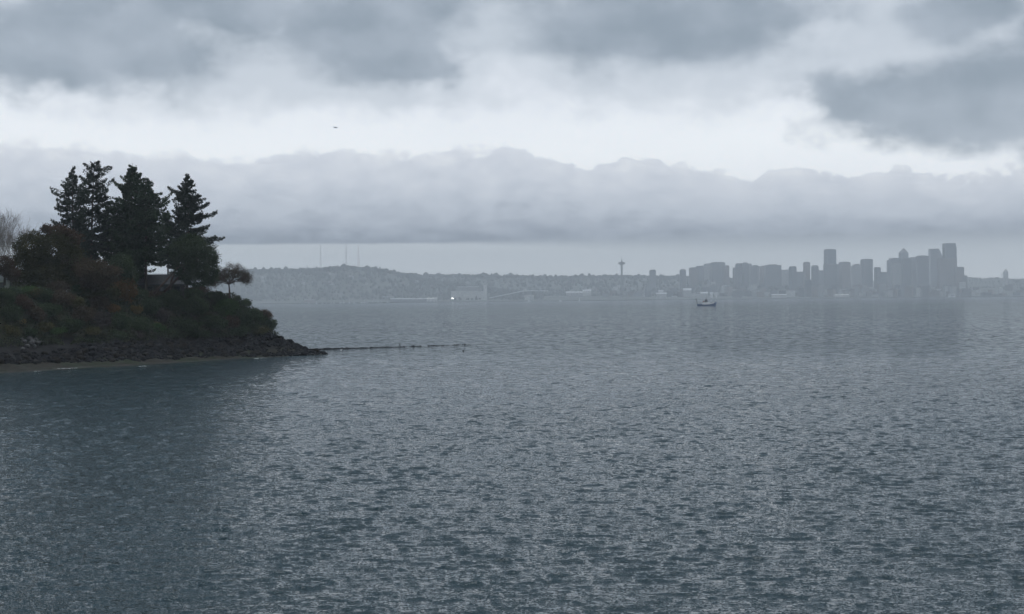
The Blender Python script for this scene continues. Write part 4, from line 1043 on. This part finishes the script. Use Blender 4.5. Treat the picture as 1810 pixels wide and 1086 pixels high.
for row in [(345, 545, 34, 24, 'dark'), (300, 540, 30, 22, 'dark'), (265, 545, 22, 20, 'dark'), (380, 575, 34, 18, 'dark'), (330, 578, 32, 18, 'dark'), (430, 565, 28, 22, 'dark'), (452, 560, 18, 18, 'dark'), (420, 588, 24, 10, 'dark'),
            (250, 578, 24, 16, 'dark'), (215, 575, 26, 18, 'dark'), (180, 570, 24, 18, 'grey'), (145, 560, 26, 20, 'brown'), (120, 578, 28, 16, 'dark'), (90, 555, 24, 18, 'dark'), (60, 560, 22, 16, 'brown'), (20, 560, 24, 20, 'dark'),
            (10, 530, 18, 18, 'dark'), (75, 522, 22, 14, 'dark'), (135, 540, 18, 16, 'olive'), (175, 540, 24, 18, 'brown'), (50, 590, 16, 9, 'dark'), (160, 590, 26, 9, 'olive'), (205, 592, 22, 8, 'dark'), (300, 590, 22, 9, 'dark'), (350, 592, 26, 8, 'dark'),
            (262, 509, 15, 8, 'dark'), (306, 510, 20, 8, 'dark'), (300, 522, 22, 10, 'dark'), (275, 524, 22, 10, 'brown'), (250, 522, 16, 10, 'dark'), (325, 512, 18, 9, 'dark'), (20, 518, 22, 10, 'dark'), (60, 520, 24, 10, 'olive'), (105, 512, 26, 14, 'brown'), (140, 515, 24, 14, 'dark'), (195, 520, 24, 16, 'olive'), (345, 524, 22, 12, 'dark'), (375, 526, 22, 10, 'dark'),
            (390, 530, 20, 12, 'dark'), (320, 520, 20, 10, 'dark'), (100, 592, 18, 8, 'green'), (240, 595, 20, 7, 'grey'), (410, 572, 22, 14, 'brown'), (285, 560, 20, 14, 'grey'), (470, 565, 12, 12, 'dark'), (450, 580, 18, 10, 'dark')]:
    shrub(*row)

# ---- the reef awash off the point
def reef():
    g = np.random.default_rng(91); a, b = on_water(560, 619.0), on_water(832, 609.2); n = 260; V = []; F = []
    for i in range(n):
        f = i / (n - 1); c = a.lerp(b, f); hgt = (.35 * (1 - f) ** 3 - .02 + .20 * vnoise(np.array([f * 60]), np.array([1.0]), 3)[0] + g.uniform(-.08, .12)) * (.55 if .68 < f < .71 or f > .97 else 1); wd = .9 + 1.4 * (1 - f) + g.uniform(-.2, .3)
        c.y += .8 * math.sin(f * 9)
        for u, z in ((-1, -1.2), (-.45, hgt * .6), (0, hgt), (.45, hgt * .7), (1, -1.2)): V.append((c.x + g.normal(0, .05), c.y + u * wd * 1.6, z - .02))
    for i in range(n - 1):
        for k in range(4): F.append((i * 5 + k, (i + 1) * 5 + k, (i + 1) * 5 + k + 1, i * 5 + k + 1))
    tag(link_mesh('reef', mesh_np('reef', np.array(V), np.array(F)), M_rock), 'low dark reef of rocks just awash running out from the point', 'reef', kind='structure')
    for f in list(np.linspace(.02, .95, 12)):
        p = a.lerp(b, f + g.uniform(-.02, .02)); put_boulder('rock', random.choice(BM_), p.x, p.y + g.uniform(-.6, .6) + .8 * math.sin(f * 9), .05 + .15 * (1 - f), g.uniform(.16, .32), 'wet rock breaking the surface along the thin reef', 'rocks along the reef')
    p = on_water(819, 620.5); put_boulder('rock', BM_[1], p.x, p.y, .04, .26, 'single dark rock awash on the near side of the end of the reef')
    p = on_water(706.5, 612.8)
    t = thing('marker_post', 'short dark marker post on the reef', 'post', (p.x, p.y + .5, 0))
    MB().tube([(0, 0, -.8), (.02, 0, .62)], [.14, .12], 8).build('pole', M_dark, t); MB().lathe([(.2, .58), (.22, .62), (.1, .8)], 10).build('cap', M_dark, t)
reef()
def gull():
    p = on_water(603, 620.5)
    o = MB().tube([(-.32, 0, .16), (-.2, 0, .13), (0, 0, .12), (.16, 0, .16), (.2, 0, .27), (.24, 0, .34), (.30, 0, .34), (.38, 0, .32)], [.02, .07, .12, .09, .05, .06, .045, .01], 10).build('gull', M_white, None, (p.x, p.y, .05), True)
    tag(o, 'white gull floating off the tip of the rocks', 'bird')
gull()
M_foam = mat('foam', (0.62, 0.64, 0.64), (0.4, 0.42, 0.43), 2.5, 0.7)
def foam():
    g = np.random.default_rng(8); V = []; F = []; base = 0
    for px0, px1, y0, y1 in [(104, 128, 652.6, 652.0), (128, 136, 651.6, 651.2), (246, 258, 648.2, 648.0), (448, 470, 634.6, 633.6), (836, 900, 608.2, 606.8), (62, 70, 657.5, 657.2)]:
        n = max(4, int((px1 - px0) / 2))
        for k in range(n):
            f = (k + .5) / n; c = on_water(px0 + (px1 - px0) * f + g.normal(0, 1), y0 + (y1 - y0) * f + g.normal(0, .25), .12); a, b = g.uniform(.12, .4), g.uniform(.2, .6)
            for i in range(9):
                t_ = i * 2 * math.pi / 9; V.append((c.x + a * math.cos(t_) * g.uniform(.6, 1.3), c.y + b * math.sin(t_) * g.uniform(.6, 1.3), .16 + g.uniform(0, .05)))
            F.append(list(range(base, base + 9))); base += 9
    me = bpy.data.meshes.new('foam'); me.from_pydata(V, [], F); me.update()
    tag(link_mesh('foam', me, M_foam), 'thin white foam where wavelets break on the beach', 'foam', kind='stuff')
foam()
# ------------------------------------------------------------------ vessels and the plane
def loft(mb, stations):                                      # stations: lists of points, same count
    k = len(stations[0]); vs = [p for s in stations for p in s]; fs = []
    for i in range(len(stations) - 1):
        for j in range(k - 1): fs.append((i * k + j, (i + 1) * k + j, (i + 1) * k + j + 1, i * k + j + 1))
    fs.append(list(range(k))[::-1]); b = (len(stations) - 1) * k; fs.append([b + j for j in range(k)])
    return mb.add(vs, fs)
def hull(L, B, sheer, zlo=-1.2, n=14):
    """bow towards +x; sheer(f) = deck height along the length"""
    st = []
    for i in range(n + 1):
        f = i / n; x = -L / 2 + L * f; hb = B / 2 * (1 - max(0, (f - .55) / .45) ** 2.2) * (.86 + .14 * min(1, f * 4)); hb = max(hb, .05); zd = sheer(f)
        rake = lambda z: x + (max(0, f - .8) / .2) * .10 * L * ((z - zlo) / (zd - zlo) - 1) * .6 - (max(0, .1 - f) / .1) * -.02 * L * (1 - (z - zlo) / (zd - zlo))
        st.append([(rake(z), s * hb * w_, z) for s, w_, z in ((-1, 1, zd), (-1, .96, zd * .5), (-1, .8, 0.0), (-1, .45, zlo), (1, .45, zlo), (1, .8, 0.0), (1, .96, zd * .5), (1, 1, zd))])
    return st
def blue_boat():
    p = on_water(1249.5, 541.3); s = p.y / FPX; L = 34.5 * s
    t = thing('workboat', 'blue hulled workboat with a white rail band and a gantry at its stern', 'boat', (p.x, p.y, 0), R(-8))
    M_blue = mat('blue_hull_paint', (0.03, 0.085, 0.24), (0.04, 0.10, 0.27), .4, .4); M_red = mat('rust_red_paint', (0.20, 0.07, 0.05), (0.26, 0.1, 0.07), .5, .5)
    sh = lambda f: 2.5 + .5 * (1 - f) ** 3 + 3.0 * max(0, f - .45) ** 2 / .3
    h = loft(MB(), hull(L, 7.2, sh)).build('hull', M_blue, t, smooth=False)
    MB().box(-L * .5 + .5, L * .3, -3.0, 3.0, 1.9, 2.1).build('deck', M_steel, t)
    b = MB(); st = []                                        # white bulwark amidships to the bow
    for i in range(11):
        f = .27 + .6 * i / 10; x = -L / 2 + L * f; hb = 3.62 * (1 - max(0, (f - .55) / .45) ** 2.2); z = sh(f) - .55
        st.append([(x, -hb - .06, z), (x, -hb - .06, z + 1.6), (x, hb + .06, z + 1.6), (x, hb + .06, z)])
    loft(b, st).build('bulwark', M_white, t)
    MB().box(-L * .20, L * .16, -2.4, 2.4, 2.0, 5.2).build('deckhouse', M_white, t)
    MB().prism([(-L * .12, -2.0), (L * .05, -2.0), (L * .05, 2.0), (-L * .12, 2.0)], 5.2, 8.4, [(-L * .105, -1.7), (L * .03, -1.7), (L * .03, 1.7), (-L * .105, 1.7)]).build('wheelhouse', M_dark, t)
    MB().box(-L * .105, L * .035, -2.06, 2.06, 6.4, 7.6).build('window_band', M_glass, t)
    MB().prism([(-L * .20, -1.2), (-L * .13, -1.2), (-L * .13, 1.2), (-L * .20, 1.2)], 5.2, 7.2).build('funnel', M_red, t)
    MB().lathe([(1.0, 8.4), (1.0, 9.0), (.5, 9.6)], 10, (-L * .04, 0, 0)).build('radar_dome', M_dark, t)
    MB().tube([(-L * .03, 0, 8.4), (-L * .035, 0, 14.5)], [.16, .08], 6).tube([(-L * .03, -1.4, 12.2), (-L * .03, 1.4, 12.2)], .07, 5).build('mast', M_dark, t)
    g = MB()
    for y in (-2.8, 2.8): g.tube([(-L * .47, y, 2.2), (-L * .55, y, 9.4)], [.36, .3], 6)
    g.tube([(-L * .55, -3.0, 9.4), (-L * .55, 3.0, 9.4)], .34, 6).tube([(-L * .585, 0, 9.7), (-L * .50, 0, 9.5)], .4, 6); g.build('stern_gantry', M_dark, t)
    MB().tube([(L * .22, 0, 4.2), (L * .30, 0, 6.4)], .16, 6).build('bow_davit', M_dark, t)
    r = MB()
    for sd in (-1, 1):
        pts = []
        for i in range(9):
            f = .6 + .38 * i / 8; x = -L / 2 + L * f; hb = 3.55 * (1 - max(0, (f - .55) / .45) ** 2.2); pts.append((x, sd * hb, sh(f) + 1.3)); r.tube([(x, sd * hb, sh(f)), (x, sd * hb, sh(f) + 1.3)], .04, 4)
        r.tube(pts, .05, 4)
    r.build('railing', M_steel, t)
    MB().box(-L * .40, -L * .30, -1.5, 1.2, 2.1, 3.3).build('deck_winch', M_steel, t)
blue_boat()
def white_ship():
    p = on_water(1682.5, 526.4 - .2); r = 8200.0; a = R(azel(1682.5, 525)[0]); x, y = r * math.sin(a), r * math.cos(a); s = r / FPX; L = 13.5 * s
    t = thing('passenger_ferry', 'small white ship with two deckhouses lying below the tallest tower', 'ferry', (x, y, 0), R(-25))
    loft(MB(), hull(L, 10, lambda f: 5.0 + 2 * max(0, f - .7), -1)).build('hull', M_white, t)
    MB().box(-L * .45, -L * .08, -4.2, 4.2, 5.0, 15.5).build('aft_deckhouse', M_white, t); MB().box(L * .08, L * .36, -4.2, 4.2, 5.0, 17.5).build('fore_deckhouse', M_white, t)
    MB().box(-L * .08, L * .08, -3.5, 3.5, 5.0, 9.0).build('saloon', M_glass, t)
    for z in (8.0, 12.0): MB().box(-L * .44, -L * .09, -4.26, 4.26, z, z + 1.4).build('window_band', M_glass, t); MB().box(L * .09, L * .35, -4.26, 4.26, z, z + 1.4).build('window_band', M_glass, t)
    MB().tube([(0, 0, 9), (0, 0, 30)], [.6, .3], 6).build('mast', M_white, t)
white_ship()
def yacht(px, r, label, mast, Lm, sail=False, group=None, name='sailboat'):
    a = R(azel(px, 525)[0]); x, y = r * math.sin(a), r * math.cos(a)
    t = thing(name, label, 'sailboat', (x, y, 0), R(random.uniform(-40, 40)), group)
    loft(MB(), hull(Lm, Lm * .28, lambda f: 1.5 + .5 * f, -.8, 8)).build('hull', M_white, t)
    MB().box(-Lm * .18, Lm * .12, -Lm * .09, Lm * .09, 1.4, 2.6).build('cabin', M_white, t)
    MB().tube([(0, 0, 1.4), (0, 0, mast)], [.28, .16], 5).tube([(0, 0, 2.6), (-Lm * .42, 0, 2.7)], .12, 5).build('mast', M_white, t)
    if sail:
        V = []
        for yy in (-.06, .06): V += [(-.2, yy, 3.0), (-Lm * .42, yy, 3.0), (-.2, yy, mast - .4)]
        MB().add(V, [(0, 1, 2), (5, 4, 3), (0, 3, 4, 1), (1, 4, 5, 2), (2, 5, 3, 0)]).build('mainsail', M_white, t)
    return t
yacht(1024.3, 8120, 'lone white sailboat under sail before the far shore', 17.0, 10.0, True)
def launch(px, label):
    r = 8200; a = R(azel(px, 525)[0]); x, y = r * math.sin(a), r * math.cos(a)
    t = thing('motor_launch', label, 'motorboat', (x, y, 0), R(15)); L = 16.0
    loft(MB(), hull(L, 4.6, lambda f: 2.0 + .8 * f, -.8, 8)).build('hull', M_white, t)
    MB().prism([(-L * .28, -1.7), (L * .18, -1.7), (L * .18, 1.7), (-L * .28, 1.7)], 2.0, 5.0, [(-L * .24, -1.4), (L * .04, -1.4), (L * .04, 1.4), (-L * .24, 1.4)]).build('cabin', M_white, t)
launch(935.5, 'white motor launch on the far water below the conveyor'); launch(990.5, 'white motor launch on the far water short of the sailboat')
pr = yacht(585, 8340, 'white yacht moored among the marina masts under the wooded headland', 15, 13, group='yachts in the far marina', name='moored_yacht')
for px in [548, 560, 569, 577, 592, 601, 609, 618, 628, 637, 645, 652, 660, 668, 676, 684]:
    o = dup(pr); r = random.uniform(8300, 8372); a = R(azel(px + random.uniform(-2, 2), 525)[0]); o.location = (r * math.sin(a), r * math.cos(a), 0); o.rotation_euler.z = random.uniform(0, 6); k = random.uniform(.7, 1.5); o.scale = (k, k, k * random.uniform(.7, 1.1))
def plane():
    r = 2500.0; p = at(593, 225.8, r); t = thing('airplane', 'tiny dark airplane crossing the bright gap in the clouds', 'airplane', p, R(12)); L = 7.0 * r / FPX
    MB().tube([(-L * .5, 0, .25), (-L * .3, 0, .05), (0, 0, 0), (L * .3, 0, 0), (L * .45, 0, -.05), (L * .5, 0, -.1)], [.15, .5, .72, .72, .5, .1], 10).build('fuselage', M_dark, t, smooth=True)
    MB().add([(-.8, -L * .52, .6), (.9, -L * .52, .6), (1.1, 0, .5), (-1.0, 0, .5), (1.1, L * .0, .7), (-1.0, 0, .7), (.9, -L * .52, .7), (-.8, -L * .52, .7)], [(0, 1, 2, 3), (7, 5, 4, 6), (0, 7, 6, 1), (1, 6, 4, 2), (0, 3, 5, 7)]).add(
        [(-.8, L * .52, .6), (.9, L * .52, .6), (1.1, 0, .5), (-1.0, 0, .5), (1.1, 0, .7), (-1.0, 0, .7), (.9, L * .52, .7), (-.8, L * .52, .7)], [(3, 2, 1, 0), (6, 4, 5, 7), (1, 6, 7, 0), (2, 4, 6, 1), (7, 5, 3, 0)]).build('wing', M_dark, t)
    MB().add([(-L * .5, -.07, .2), (-L * .33, -.07, .3), (-L * .46, -.05, 1.7), (-L * .52, -.05, 1.7), (-L * .5, .07, .2), (-L * .33, .07, .3), (-L * .46, .05, 1.7), (-L * .52, .05, 1.7)], [(0, 1, 2, 3), (7, 6, 5, 4), (0, 4, 5, 1), (1, 5, 6, 2), (2, 6, 7, 3), (3, 7, 4, 0)]).build('tail_fin', M_dark, t)
    MB().box(-L * .5, -L * .4, -1.3, 1.3, .28, .36).build('tailplane', M_dark, t)
plane()
# ------------------------------------------------------------------ haze: one closed box of even air round camera and scene
def build_haze():
    b = MB().box(-13500, 13500, -13500, 13500, -9.0, 352.0)
    m = bpy.data.materials.new('haze'); m.use_nodes = True; nt = m.node_tree; nt.nodes.clear()
    pv = nt.nodes.new('ShaderNodeVolumePrincipled'); out = nt.nodes.new('ShaderNodeOutputMaterial')
    pv.inputs['Color'].default_value = (*HAZE_COL, 1); pv.inputs['Density'].default_value = HAZE_D
    pv.inputs['Density Attribute'].default_value = ''; pv.inputs['Anisotropy'].default_value = HAZE_G
    nt.links.new(pv.outputs[0], out.inputs['Volume']); m.cycles.homogeneous_volume = True
    tag(b.build('haze', m), 'pale blue grey haze over the water', 'haze', kind='stuff')
HAZE_COL, HAZE_D, HAZE_G = (0.87, 0.935, 1.0), 1.05e-4, 0.1
build_haze()
